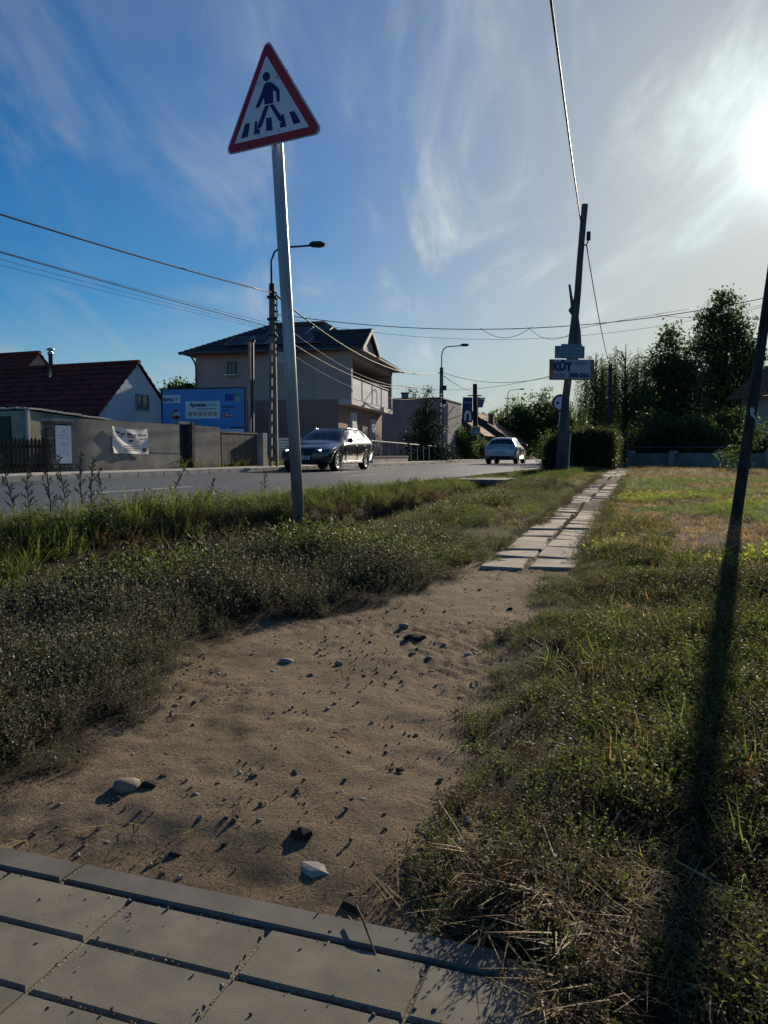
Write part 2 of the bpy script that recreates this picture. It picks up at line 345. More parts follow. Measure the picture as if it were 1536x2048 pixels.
# ------------------------------------------------------------------ slab path
slab_m = mat('slab_concrete', (.38, .325, .25), .92, var=.16, scale=4, bump=.45, bscale=120, island=.12)
SPATH = struct(bpy.data.objects.new('slab_path', None)); COL.objects.link(SPATH)
D = Vector((.3175, .948, 0)).normalized(); E_ = Vector((D.y, -D.x, 0)); PO = Vector((.60, 4.86, 0))
for side in (0, 1):
    s = 0. if side == 0 else .1
    while s < 60:
        L_ = random.uniform(.38, .56); w_ = .285 + random.uniform(-.012, .012)
        jag = random.uniform(-.02, .02)
        c = PO + D * (s + L_ / 2) + E_ * ((.0 if side == 0 else .3) + w_ / 2 + jag * .6)
        zc = gz(c.x, c.y) if s > 1 else .055
        zc = .01 * min(24, c.y)
        ca, sa = math.cos(random.uniform(-.03, .03)), random.uniform(-.03, .03)
        u = (D + E_ * sa).normalized(); w2 = Vector((u.y, -u.x, 0))
        h = .05; ch = .006; rv = random.uniform
        cr = [(-1 + rv(0, .08), -1 + rv(0, .05)), (1 - rv(0, .08), -1 + rv(0, .05)), (1 - rv(0, .05), 1 - rv(0, .1)), (-1 + rv(0, .05), 1 - rv(0, .1))]
        pieces = [cr]
        if random.random() < .38:                   # cracked right across
            m1, m2, gp_ = rv(-.5, .5), rv(-.5, .5), .012 / L_
            pieces = [[cr[0], (m1 - gp_, -1), (m2 - gp_, 1), cr[3]], [(m1 + gp_, -1), cr[1], cr[2], (m2 + gp_, 1)]]
        for pc in pieces:
            mb = MB(); vs = []; tilt = rv(-.005, .005); tilt2 = rv(-.008, .008); dz = rv(-.006, .004)
            for zl, ins in ((-h, 0), (-ch, 0), (0, ch)):
                mxp, myp = sum(p[0] for p in pc) / 4, sum(p[1] for p in pc) / 4
                for (sx, sy) in pc:
                    kx, ky = (1 if sx > mxp else -1), (1 if sy > myp else -1)
                    vs.append(Vector((c.x, c.y, zc + dz + (.016 if s > 1.2 else .007 + .007 * s))) + u * (sx * (L_ / 2 - .003) - kx * ins) + w2 * (sy * w_ / 2 - ky * ins) + Z1 * (zl + sx * tilt2 + sy * tilt))
            mb.add(vs, [(8, 9, 10, 11)] + [(a, (a + 1) % 4 + a // 4 * 4, (a + 1) % 4 + a // 4 * 4 + 4, a + 4) for a in range(8)])
            mb.build('slab', slab_m, SPATH)
        s += L_ + random.uniform(.004, .016)

# ------------------------------------------------------------------ buildings on the far side of the road
RD = Vector((.365, .931, 0)).normalized(); RN = Vector((.931, -.365, 0)).normalized()   # along the road, towards the road
glassm = mat('window_glass', (.03, .04, .05), .08, var=.1, bump=0, spec=.8)
pvc = mat('white_frame', (.7, .7, .68), .5, var=.05, bump=0)
dark = mat('dark_metal', (.03, .03, .032), .5, var=.2, bump=.1)
galv = mat('galvanised_steel', (.36, .38, .40), .5, metal=.6, var=.22, scale=5, bump=.06, bscale=60, streak=(1, 1, .25))
tile_red = mat('red_roof_tiles', (.17, .03, .022), .8, var=.3, scale=3, bump=.2)
tile_dark = mat('dark_roof_tiles', (.035, .036, .042), .7, var=.25, scale=3, bump=.2)
tile_clay = mat('clay_roof_tiles', (.3, .14, .085), .85, var=.35, scale=4, bump=.3)

def wallquad(name, pts, m, parent):
    return MB().add(pts, [tuple(range(len(pts)))]).build(name, m, parent)
def window(parent, o, ux, un, w, h, d=.1, shutter=0., sill=True, fm=None):
    """a framed window set on a wall: o = lower middle, un = outward"""
    f = MB()
    for sx in (-1, 1): f.box(o + ux * (sx * (w / 2 - .03)) + Z1 * (h / 2) + un * .0, (.06, .1, h), (ux, un, Z1))
    for zz_ in (.03, h - .03): f.box(o + Z1 * zz_ + un * .002, (w - .124, .1, .06), (ux, un, Z1))
    f.box(o + Z1 * (h / 2) + un * .004, (.05, .09, h - .124), (ux, un, Z1))
    fr = f.build('window', fm or pvc, parent)
    MB().box(o + Z1 * (h / 2) - un * .005, (w - .12, .03, h - .12), (ux, un, Z1)).build('pane', glassm, fr)
    if shutter: 
        sh = MB(); n = max(4, int(h * shutter / .09))
        for k in range(n): sh.box(o + Z1 * (h - .03 - (k + .5) * h * shutter / n) + un * .065, (w - .1, .02, h * shutter / n - .012), (ux, un, Z1))
        sh.build('roller_shutter', mat('shutter', (.55, .56, .58), .6, var=.05, bump=0), fr)
    if sill: MB().box(o - Z1 * .03 + un * .09, (w + .16, .24, .05), (ux, un, Z1)).build('sill', pvc, fr)
    return fr
def tile_courses(p0, p1, q0, q1, m, parent, pitch=.34, name='roof'):
    """a roof slope from eave p0-p1 to ridge q0-q1, laid in stepped courses"""
    n = max(3, int((q0 - p0).length / pitch)); vs = []; fs = []
    nn = (p1 - p0).cross(q0 - p0).normalized()
    if nn.z < 0: nn = -nn
    for k in range(n):
        a, b_ = k / n, (k + 1) / n
        A, B, C, Dd = p0.lerp(q0, a) + nn * .045, p1.lerp(q1, a) + nn * .045, p1.lerp(q1, b_) + nn * .01, p0.lerp(q0, b_) + nn * .01
        A2, B2 = p0.lerp(q0, a) - nn * .03, p1.lerp(q1, a) - nn * .03
        i = len(vs); vs += [A, B, C, Dd, A2, B2]; fs += [(i, i + 1, i + 2, i + 3), (i + 4, i + 5, i + 1, i)]
    return MB().add(vs, fs).build(name, m, parent)

# ---- two-storey house
HU = Vector((.208, .978, 0)).normalized(); HV = Vector((-HU.y, HU.x, 0)); HA = Vector((-1.52, 36, 0))
def hp(u, v, z): return HA + HU * u + HV * v + Z1 * z
pl_up = mat('upper_plaster', (.45, .355, .30), .92, var=.07, scale=.6, bump=.15, bscale=90)
pl_lo = mat('lower_plaster', (.28, .185, .148), .92, var=.07, scale=.7, bump=.15, bscale=90)
trim = mat('pale_trim', (.55, .52, .47), .8, var=.06, bump=.05)
house = thing('two_storey_house', hp(0, 0, .25), 'two storey beige house with dark hipped roof, solar panels and a front balcony', 'house')
FZ, EZ, UL, VL = 3.3, 5.55, 9.6, 7.8
g = MB()
g.box(hp(UL / 2, .62 + (VL - .62) / 2, (FZ) / 2), (UL, VL - .62, FZ), (HU, HV, Z1)); g.build('ground_floor_wall', pl_lo, house)
u_ = MB()
z0, z1 = FZ + .003, EZ
u_.box(hp(.05 + UL / 2, 1.75 + (VL - 1.75) / 2, (z0 + z1) / 2), (UL - .1, VL - 1.75, z1 - z0), (HU, HV, Z1))
u_.box(hp(.12, .87, (z0 + z1) / 2), (.24, 1.76, z1 - z0), (HU, HV, Z1))
u_.box(hp(UL - .12, .87, (z0 + z1) / 2), (.24, 1.76, z1 - z0), (HU, HV, Z1))
u_.build('upper_floor_wall', pl_up, house)
MB().box(hp(UL / 2, .31, FZ - .11), (UL - .02, .66, .24), (HU, HV, Z1)).build('balcony_slab', trim, house)
MB().box(hp(UL / 2, .88, EZ - .17), (UL - .49, 1.7, .3), (HU, HV, Z1)).build('balcony_lintel', pl_up, house)
rl = MB(); rl.tube([hp(.26, .1, FZ + 1.12), hp(UL - .26, .1, FZ + 1.12)], .035, 6)
for k in range(5): rl.tube([hp(.3 + k * (UL - .6) / 4, .1, FZ + .02), hp(.3 + k * (UL - .6) / 4, .1, FZ + 1.1)], .022, 5)
rl.build('balcony_rail', galv, house)
bpm = mat('balcony_panel', (.62, .64, .66), .4, var=.08, bump=0)
for k in range(4):
    pw = (UL - .6) / 4
    MB().box(hp(.3 + (k + .5) * pw, .12, FZ + .55), (pw - .08, .02, .96), (HU, HV, Z1)).build('balcony_panel', bpm, house)
for uu, w, h in ((1.6, .9, 2.0), (4.2, 1.5, 2.05), (6.6, .9, 1.2)):
    window(house, hp(uu, 1.70, FZ + (.06 if h > 1.9 else .8)), HU, -HV, w, h, shutter=0 if uu != 4.2 else .25, sill=False)
window(house, hp(2.6, .57, 1.45), HU, -HV, 1.0, 1.35, shutter=.55)
window(house, hp(7.0, .57, 1.25), HU, -HV, 1.1, 1.4, shutter=.5)
SN = -HU
for vv in (2.9, 5.9):
    window(house, hp(.0, vv, 4.55), HV, SN, .42, .62, sill=True, fm=mat('brown_frame', (.16, .1, .07), .6, bump=0))
OH = .55
c0, c1, c2, c3 = hp(-OH, -OH, EZ + .02), hp(UL + OH, -OH, EZ + .02), hp(UL + OH, VL + OH, EZ + .02), hp(-OH, VL + OH, EZ + .02)
R0, R1 = hp(4.8, 2.75, 7.75), hp(4.8, 5.3, 7.75)
tile_courses(c3, c0, R1, R0, tile_dark, house); tile_courses(c0, c1, R0, R0.lerp(R0, 1), tile_dark, house)
tile_courses(c1, c2, R0, R1, tile_dark, house); tile_courses(c2, c3, R1, R1.lerp(R1, 1), tile_dark, house)
so_ = MB().add([p - Z1 * .05 for p in (c0, c1, c2, c3)], [(0, 1, 2, 3)]); so_.build('soffit', mat('soffit', (.22, .2, .18), .8, bump=0), house)
gut = MB()
for a, b_ in ((c3, c0), (c0, c1)): gut.tube([a - Z1 * .03, b_ - Z1 * .03], .07, 6)
gut.tube([hp(-.3, VL + .1, EZ - .05), hp(-.15, VL - .05, EZ - .35), hp(-.08, VL - .1, EZ - .6), hp(-.08, VL - .1, .5)], .045, 6)
gut.build('gutter', mat('gutter_metal', (.1, .08, .075), .5, bump=0), house)
# cross gable over the balcony
ga, gb_, gc = hp(-.45, -OH - .12, EZ + .06), hp(1.42, -OH - .12, 6.72), hp(3.25, -OH - .12, EZ + .14)
gback = hp(1.42, 2.3, 6.72)
tile_courses(hp(-.47, 1.2, EZ + .06), ga, gback, gb_, tile_dark, house, name='gable_roof'); tile_courses(gc, hp(3.25, 1.6, EZ + .14), gb_, gback, tile_dark, house, name='gable_roof')
MB().add([ga + HV * .2 - Z1 * .05, gb_ + HV * .2 - Z1 * .08, gc + HV * .2 - Z1 * .05], [(0, 1, 2)]).build('gable_wall', pl_up, house)
bb = MB()
for p_, q_ in ((ga, gb_), (gc, gb_)):
    d_ = (q_ - p_).normalized(); bb.box((p_ + q_) / 2 - Z1 * .1, ((q_ - p_).length, .06, .2), (d_, HV, d_.cross(HV)))
bb.build('barge_board', trim, house)
pvm = mat('solar_glass', (.006, .013, .045), .5, var=.2, scale=2, bump=0, spec=.08)
e0, e1 = c3, c0; nn_ = (c0 - c3).cross(R0 - c3).normalized(); nn_ = nn_ if nn_.z > 0 else -nn_
alu = mat('aluminium', (.55, .57, .6), .35, metal=.9, bump=0)
def slope(a, s): return c0.lerp(c3, a).lerp(Vector(((R0.x if a < .5 else R0.x), 0, 0)), 0) if False else None
Ed = (c3 - c0).normalized(); foot = c0 + Ed * (R0 - c0).dot(Ed); Up = (R0 - foot); UpL = Up.length; Up.normalize()
for row, (a0, n) in enumerate(((.55, 6), (2.2, 3))):
    for k in range(n):
        c = c0 + Ed * (a0 + (k + .5) * 1.06) + Up * (.75 + row * 1.62 + .8) + nn_ * .12
        p_ = MB().box(c, (1.02, 1.58, .035), (Ed, Up, nn_)).build('solar_panel', alu, house)
        MB().box(c + nn_ * .012, (.97, 1.53, .02), (Ed, Up, nn_)).build('cell_glass', pvm, p_)

# ---- low houses and yard on the left
def gable_house(name, label, A, length, half, eave, ridge, mw, mr, ad=RD, back=None, win=True, chim=None, base=.2):
    """gable wall centred at A facing the road side, ridge running back"""
    bk = back or Vector((-ad.y, ad.x, 0)); ou = -bk
    h = thing(name, (A.x, A.y, base), label, 'house')
    P = lambda a, s, z: Vector((A.x, A.y, 0)) + ad * a + bk * s + Z1 * z
    n = MB()
    fr = [P(-half, 0, base - .2), P(half, 0, base - .2), P(half, 0, eave), P(0, 0, ridge), P(-half, 0, eave)]; bkp = [p + bk * length for p in fr]
    n.add(fr + bkp, [(0, 1, 2, 3, 4), (9, 8, 7, 6, 5), (0, 4, 9, 5), (1, 6, 7, 2), (0, 5, 6, 1)]); n.build('wall', mw, h)
    ov = .1; k = (ridge - eave) / half; ez = eave - .25 * k + .06; rz = ridge + .06
    tile_courses(P(-half - .25, -ov, ez), P(-half - .25, length + ov, ez), P(0, -ov, rz), P(0, length + ov, rz), mr, h, .3)
    tile_courses(P(half + .25, length + ov, ez), P(half + .25, -ov, ez), P(0, length + ov, rz), P(0, -ov, rz), mr, h, .3)
    MB().tube([P(0, -ov, rz + .03), P(0, length + ov, rz + .03)], .09, 7).build('ridge_tile', mr, h)
    return h, P, ou
wpl = mat('white_plaster', (.62, .64, .66), .9, var=.05, scale=1, bump=.1)
bpl = mat('beige_plaster', (.42, .34, .27), .9, var=.08, scale=1, bump=.1)
h1, P1, ou1 = gable_house('low_house', 'low house with white gable, small square window and dark red roof', Vector((-9.5, 30, 0)), 9.5, 2.25, 2.1, 4.2, wpl, tile_red)
cxp = px(283, 812, 30.4); wo_ = Vector((-9.5, 30, 0)) + RD * .2 + RN * .0
window(h1, Vector((wo_.x, wo_.y, 2.45)) + RN * .02, RD, RN, .75, .62, sill=False, fm=mat('grey_frame', (.25, .26, .28), .6, bump=0))
chp = P1(-.5, 5.0, 3.6)
MB().lathe([(.08, 0), (.08, .95), (.11, .96), (.11, 1.05), (.07, 1.06), (.07, 1.12), (.16, 1.13), (.16, 1.17), (0, 1.24)], P1(-.42, 3.9, 3.75), Z1, 12).build('chimney_flue', mat('bright_steel', (.6, .62, .65), .25, metal=.95, bump=0), h1, True)
ap0 = px(77, 709, 36)
h0, P0_, _ = gable_house('red_roof_house', 'house with steep dark red roof and beige gable rising behind the white gabled house', Vector((ap0.x, ap0.y, 0)), 11, 2.9, 2.6, ap0.z, bpl, tile_red)
# lean-to
lm = mat('weathered_render', (.40, .37, .25), .9, var=.22, scale=2, bump=.25)
lt = thing('shed', px(58, 930, 22), 'low shed with weathered yellowish walls and white edged roof behind the picket fence', 'shed')
C0 = Vector((-10.15, 22, 0)); bkv = Vector((-RD.y, RD.x, 0))
a0, a1 = C0, C0 + RD * 3.6
MB().add([a0 + Z1 * .1, a1 + Z1 * .1, a1 + Z1 * 1.8, a0 + Z1 * 2.0, a0 + bkv * 4 + Z1 * .1, a1 + bkv * 4 + Z1 * .1, a1 + bkv * 4 + Z1 * 1.8, a0 + bkv * 4 + Z1 * 2.0],
         [(0, 1, 2, 3), (4, 7, 6, 5), (0, 3, 7, 4), (1, 5, 6, 2)]).build('wall', lm, lt)
sr = MB(); 
for a, b_, w in ((a0, a1, .12), (a0 + bkv * 4, a0, .12)):
    za, zb_ = (2.02, 1.82) if a is a0 else (2.02, 2.02)
    q = 14
    for k in range(q):
        p_ = a.lerp(b_, (k + .5) / q) + Z1 * (za + (zb_ - za) * (k + .5) / q + .05 + random.uniform(-.012, .012)); d_ = (b_ - a).normalized()
        sr.box(p_, ((b_ - a).length / q * .96, .16, .05), (d_, Vector((-d_.y, d_.x, 0)), Z1))
sr.build('roof_edge', trim, lt)
MB().add([a0 + Z1 * 2.06 - RN * .1, a1 + Z1 * 1.86 - RN * .1, a1 + bkv * 4 + Z1 * 1.9, a0 + bkv * 4 + Z1 * 2.1], [(0, 1, 2, 3)]).build('roof', mat('grey_sheet', (.3, .3, .29), .7, bump=.1), lt)
MB().box(a0 + RN * .02 + RD * .02 + Z1 * 1.05, (.09, .09, 2.0), (RD, RN, Z1)).build('corner_post', trim, lt)
dw = a0 + bkv * 1.6
MB().box(dw + Z1 * 1.2 - RD * .03, (.06, 2.0, 1.3), (RD, RN, Z1)).build('door', mat('dark_door', (.07, .065, .05), .7, bump=.1), lt)

# ---- wall along the pavement
WP = Vector((-7.84, 19.4, 0))
def wp(t, z, out=0.): return WP + RD * t + RN * out + Z1 * z
gw = mat('old_grey_render', (.27, .25, .215), .95, var=.2, scale=1.3, bump=.4, bscale=30)
yw = thing('yard_wall', wp(2.2, .3), 'long rough grey yard wall with a hanging banner along the pavement', 'wall')
def wallseg(t0, t1, zt0, zt1, m, parent, name='wall_section', th=.22, zb=.1):
    vs = [wp(t0, zb), wp(t1, zb), wp(t1, zt1), wp(t0, zt0)]; bk = [v - RN * th for v in vs]
    return MB().add(vs + bk, [(0, 1, 2, 3), (7, 6, 5, 4), (0, 4, 5, 1), (1, 5, 6, 2), (2, 6, 7, 3), (3, 7, 4, 0)]).build(name, m, parent)
wallseg(0, 4.43, 1.66, 1.66, gw, yw); wallseg(5.18, 6.64, 1.66, 1.64, gw, yw)
ck = MB()
for k in range(24):
    ck.box(wp(3.0 + k * .06, .80 + .012 * math.sin(k * 1.7) - k * .001, .002), (.062, .008, .014 + .008 * random.random()), (RD, RN, Z1))
ck.build('crack', mat('crack', (.05, .045, .04), .9, bump=0), yw)
dd = thing('wall_door', wp(4.8, .3), 'dark recessed door in the grey yard wall below the billboard', 'door')
dkm = mat('dark_door_paint', (.02, .022, .028), .6, bump=.1)
MB().box(wp(4.72, .98, -.16), (.56, .05, 1.36), (RD, RN, Z1)).build('door_leaf', dkm, dd)
MB().box(wp(5.095, 1.0, -.06), (.15, .2, 1.5), (RD, RN, Z1)).build('door_post', mat('door_post', (.06, .06, .065), .8), dd)
MB().box(wp(4.72, 1.72, -.1), (.6, .2, .08), (RD, RN, Z1)).build('lintel', gw, dd)
MB().tube([wp(4.95, 1.0, -.12), wp(4.95, 1.0, -.06), wp(4.86, 1.0, -.06)], .014, 6).build('handle', galv, dd)
gt = thing('yard_gate', wp(8.2, .4), 'dark grey sheet metal gate between the wall and the concrete pillar', 'gate')
gtm = mat('gate_sheet', (.055, .055, .06), .6, var=.15, scale=2, bump=.1)
for k in range(6): MB().box(wp(6.76 + .38 * (k + .5), .95, -.05), (.365, .03, 1.06), (RD, RN, Z1)).build('panel', gtm, gt)
MB().box(wp(7.9, 1.49, -.05), (2.3, .06, .05), (RD, RN, Z1)).build('top_rail', gtm, gt)
MB().box(wp(9.3, .92, .0), (.3, .3, 1.2), (RD, RN, Z1)).build('gate_pillar', conc, gt)
# stone pillar with the white board
stm = mat('rubble_stone', (.27, .22, .16), .95, var=.3, scale=8, bump=.5, island=.35)
sp = thing('stone_pillar', wp(-.35, .3), 'rough stone gate pillar with dark end and flat cap beside the picket fence', 'pillar')
MB().box(wp(-.35, .9, -.16), (.6, .28, 1.3), (RD, RN, Z1)).build('core', mat('mortar', (.12, .11, .1), .95, bump=.3), sp)
z = .3
while z < 1.5:
    hh = random.uniform(.1, .17)
    for face in range(2):
        a = -.66 if face == 0 else -.32
        end = -.04 if face == 0 else .0
        while a < end - .03:
            w_ = min(random.uniform(.1, .2), end - a)
            if face == 0: MB().box(wp(a + w_ / 2, z + hh / 2, -.01), (w_ - .014, .07 + random.uniform(0, .03), hh - .014), (RD, RN, Z1)).build('stone', stm, sp, bevel=.012)
            else: MB().box(wp(-.65, z + hh / 2, a + w_ / 2), (.07, w_ - .014, hh - .014), (RD, RN, Z1)).build('stone', stm, sp, bevel=.012)
            a += w_
    z += hh
MB().box(wp(-.36, 1.6, -.15), (.78, .46, .07), (RD, RN, Z1)).build('cap', conc, sp)
wb = thing('notice_board', wp(-.35, .6, .07), 'tall white notice board with blue print fixed to the stone pillar', 'notice board')
MB().box(wp(-.355, 1.0, .075), (.5, .03, .93), (RD, RN, Z1)).build('board', mat('board_white', (.68, .7, .74), .5, var=.03, bump=0), wb)
inkb = mat('blue_ink', (.08, .14, .28), .6, bump=0)
text('H', inkb, wb, wp(-.385, 1.3, .0925), RD, Z1, .06, bold=.004)
pl = MB()
for k, w_ in enumerate((.3, .34, .0, .36, .3, .0, .34, .36, .28)):
    if w_: pl.box(wp(-.355, 1.22 - k * .06, .0915), (w_, .002, .014), (RD, RN, Z1))
pl.build('print', mat('pale_ink', (.35, .42, .52), .6, bump=0), wb)
# banner
bn = thing('banner', wp(2.15, .8, .05), 'white creased advertising banner hung on the grey wall', 'banner')
V = []; Fq = []; nu, nv = 40, 26
for j in range(nv + 1):
    for i in range(nu + 1):
        a, q = i / nu, j / nv
        sag = .05 * (1 - (2 * a - 1) ** 2) * q
        fold = .03 * math.sin((a * 1.3 + q * .9) * 9 + 2) * math.exp(-2.2 * a) + .02 * math.sin((1 - a) * 13 + q * 5) * math.exp(-6 * (1 - a))
        V.append(wp(1.43 + 1.47 * a, .76 + (.03 * (1 - a)) + (.73 - .0) * q - sag - (.02 * a if q > .5 else 0), .05 + fold + .015 * math.sin(q * 7 + a * 4)))
for j in range(nv):
    for i in range(nu): k = j * (nu + 1) + i; Fq.append((k, k + 1, k + nu + 2, k + nu + 1))
link_ = quadmesh('cloth', [tuple(v) for v in V], Fq, mat('banner_cloth', (.66, .65, .62), .7, var=.05, bump=0), bn, True)
def onb(a, q):
    i = min(nu, max(0, int(a * nu))); j = min(nv, max(0, int(q * nv))); return V[j * (nu + 1) + i]
bk_ = MB()
def patch(mb, a0_, a1_, q0_, q1_, off=.006):
    i0, i1, j0, j1 = int(a0_ * nu), max(int(a0_ * nu) + 1, int(a1_ * nu)), int(q0_ * nv), max(int(q0_ * nv) + 1, int(q1_ * nv))
    vs = [V[j * (nu + 1) + i] + RN * off for j in range(j0, j1 + 1) for i in range(i0, i1 + 1)]; w = i1 - i0 + 1
    mb.add(vs, [(j * w + i, j * w + i + 1, (j + 1) * w + i + 1, (j + 1) * w + i) for j in range(j1 - j0) for i in range(i1 - i0)])
for a, b_, q0_, q1_ in ((.1, .2, .78, .86), (.24, .33, .74, .82), (.38, .5, .74, .86), (.52, .65, .74, .84), (.7, .82, .74, .86), (.84, .95, .76, .84), (.12, .3, .68, .7), (.4, .62, .68, .7), (.74, .94, .64, .68)): patch(bk_, a, b_, q0_, q1_)
for q in (.3, .22, .14): patch(bk_, .3, .72, q, q + .03)
patch(bk_, .84, .94, .1, .26); patch(bk_, .46, .56, .48, .6)
bk_.build('print', mat('black_ink', (.06, .06, .06), .7, bump=0), bn)
# picket fence
pf = thing('picket_fence', wp(-2.3, .3), 'dark brown wooden picket fence at the left edge beside the stone pillar', 'fence')
pkm = mat('dark_wood', (.045, .033, .026), .85, var=.3, scale=5, bump=.3, streak=(8, 8, 1), island=.3)
me_p = None
for k in range(30):
    t_ = -.8 - k * .115
    q = MB(); hh = .82 + .02 * math.sin(k * 2.3)
    q.prism([(-.04, 0), (.04, 0), (.04, hh - .06), (0, hh), (-.04, hh - .06)], wp(t_, .33, -.03), RD, Z1, RN, .022); q.build('picket', pkm, pf)
for zz_ in (.5, .95): MB().box(wp(-2.5, zz_, -.06), (3.6, .05, .08), (RD, RN, Z1)).build('rail', pkm, pf)
# slat fence by the lattice pole
sf = thing('slat_fence', wp(11, .4), 'white horizontal slat fence between the lattice pole and the dark estate car', 'fence')
q0_, q1_ = px(557, 900, 31.2), px(612, 900, 32.6); fd = Vector((q1_.x - q0_.x, q1_.y - q0_.y, 0)); fl = fd.length; fd.normalize(); fn = Vector((fd.y, -fd.x, 0)); mid = (q0_ + q1_) / 2
for k in range(9): MB().box(Vector((mid.x, mid.y, .45 + k * .115)), (fl, .03, .085), (fd, fn, Z1)).build('slat', pvc, sf)
for e in (-.48, .48): MB().box(Vector((mid.x, mid.y, .85)) + fd * (fl * e) - fn * .05, (.07, .07, 1.2), (fd, fn, Z1)).build('post', conc, sf)

# ---- billboard
BB0, BB1 = px(326, 865, 30), px(490, 865, 29.2); bu = Vector((BB1.x - BB0.x, BB1.y - BB0.y, 0)); bw = bu.length; bu.normalize(); bnr = Vector((bu.y, -bu.x, 0))
zb0, zt0 = 1.58, px(490, 776, 29.2).z; bh = zt0 - zb0
bd = thing('billboard', (BB0 + BB1) / 2 - Z1 * 1.3, 'blue pharmacy advertising billboard with red discount disc behind the grey wall', 'billboard')
O = Vector((BB0.x, BB0.y, zb0))
def bp_(a, c, out=0.): return O + bu * (a * bw) + Z1 * (c * bh) + bnr * out
def brect(name, a0_, a1_, c0_, c1_, out, m): return MB().box(bp_((a0_ + a1_) / 2, (c0_ + c1_) / 2, out), ((a1_ - a0_) * bw, .004, (c1_ - c0_) * bh), (bu, bnr, Z1)).build(name, m, bd)
brect('panel', 0, 1, 0, 1, 0, mat('billboard_blue', (.09, .30, .62), .45, var=.08, scale=.8, bump=0))
fr_ = MB(); 
for a in (-.006, 1.008): fr_.box(bp_(a, .5, -.02), (.05, .1, bh * 1.03), (bu, bnr, Z1))
for c in (-.012, 1.012): fr_.box(bp_(.5, c, -.02), (bw * .99, .1, .04), (bu, bnr, Z1))
fr_.build('frame', dark, bd)
for a in (.25, .75): MB().box(bp_(a, -.2, -.12), (.14, .14, bh * 2.2), (bu, bnr, Z1)).build('leg', dark, bd)
wink = mat('billboard_white', (.75, .78, .8), .5, bump=0, var=.03); navy = mat('navy_ink', (.02, .03, .14), .5, bump=0); green = mat('green_ink', (.04, .3, .12), .5, bump=0); redi = mat('red_ink', (.35, .02, .03), .5, bump=0)
brect('logo_patch', .005, .225, .69, .87, .005, wink); text('BENU', navy, bd, bp_(.01, .725, .009), bu, Z1, bh * .085, bold=.008, width=bw * .14)
MB().lathe([(0, 0), (.075, 0), (.075, .003), (0, .003)], bp_(.185, .78, .0085), bnr, 4).build('clover_mark', green, bd)
MB().lathe([(0, 0), (.03, 0), (.03, .003), (0, .003)], bp_(.185, .78, .013), bnr, 8).build('clover_mark', wink, bd)
MB().lathe([(0, 0), (.19, 0), (.19, .003), (0, .003)], bp_(.165, .42, .005), bnr, 24).build('discount_disc', redi, bd)
text('-20%', wink, bd, bp_(.105, .395, .011), bu, Z1, bh * .09, bold=.006, width=bw * .115)
brect('product_box', .285, .705, .32, .72, .005, wink)
text('Apranax', navy, bd, bp_(.335, .6, .009), bu, Z1, bh * .085, bold=.01, width=bw * .215); text('Dolo', mat('grey_ink', (.2, .2, .22), .5, bump=0), bd, bp_(.57, .6, .009), bu, Z1, bh * .085, width=bw * .105)
for k in range(6):
    MB().lathe([(.03, 0), (.085, 0), (.085, .003), (.03, .003)], bp_(.345 + k * .06, .43, .009), bnr, 12).build('product_picture', mat('orange_ink', (.55, .3, .1), .5, bump=0), bd)
brect('print_line', .43, .66, .535, .55, .009, navy)
brect('coupon', .77, .87, .72, .87, .005, mat('violet_ink', (.04, .06, .3), .5, bump=0)); brect('coupon', .885, .935, .69, .9, .006, green); brect('coupon_leaf', .895, .94, .69, .81, .01, mat('pale_green', (.35, .5, .4), .5, bump=0))
for k, c in enumerate((.59, .555, .49)): brect('print_line', .735, .89 - .08 * (k == 2), c, c + .02, .005, navy)
brect('price_tag', .73, .87, .35, .43, .005, redi); text('3 999 Ft', wink, bd, bp_(.735, .365, .009), bu, Z1, bh * .05, bold=.003, width=bw * .125)
brect('footer', .05, .99, .0, .075, .005, wink); brect('footer_tag', .83, .985, .085, .125, .006, navy)

# ---- box building, distant houses
gb2 = thing('flat_roof_building', px(808, 925, 55), 'plain grey flat roofed building with small chimney behind the conifer', 'building')
bq = px(812, 798, 55); gy_ = mat('grey_plaster', (.2, .2, .21), .92, var=.1, scale=1)
MB().box((bq.x + .6, 58.5, bq.z / 2 + .1), (6.0, 7, bq.z - .2), (Vector((.93, -.3, 0)).normalized(), Vector((.3, .93, 0)).normalized(), Z1)).build('wall', gy_, gb2)
MB().box((bq.x + .6, 58.5, bq.z + .03), (6.1, 7.1, .08), (Vector((.93, -.3, 0)).normalized(), Vector((.3, .93, 0)).normalized(), Z1)).build('roof_edge', dark, gb2)
cq = px(811, 796, 55.5); MB().box((cq.x, 57, bq.z + .25), (.5, .5, .55)).build('chimney', gy_, gb2)
MB().box((cq.x, 57, bq.z + .56), (.62, .62, .08)).build('chimney_cap', dark, gb2)
brown = mat('brown_plaster', (.12, .085, .07), .9, bump=.1)
def far_house(name, label, pxx, pyt, Y, half, rise, length, chim=None):
    a = px(pxx, pyt, Y); ad = Vector((.95, -.31, 0)).normalized(); bk = Vector((.31, .95, 0)).normalized()
    h, P, ou = gable_house(name, label, Vector((a.x, Y, 0)), length, half, a.z - rise, a.z, brown, tile_clay, ad=ad, back=bk, base=.25)
    if chim:
        o = P(*chim); MB().box(o, (.5, .5, 1.5), (ad, bk, Z1)).build('chimney', mat('chimney_brick', (.2, .12, .09), .9), h); MB().box(o + Z1 * .8, (.62, .62, .1), (ad, bk, Z1)).build('chimney_cap', conc, h)
    return h, P
far_house('clay_roof_house', 'far house with striped clay tile roof behind the second lattice pole', 886, 812, 70, 3.6, 2.6, 9)
far_house('dark_gable_house', 'far house with dark gable and brick chimney behind the crossing sign', 945, 826, 76, 4.0, 2.9, 9, chim=(1.5, 2.0, 3.9))
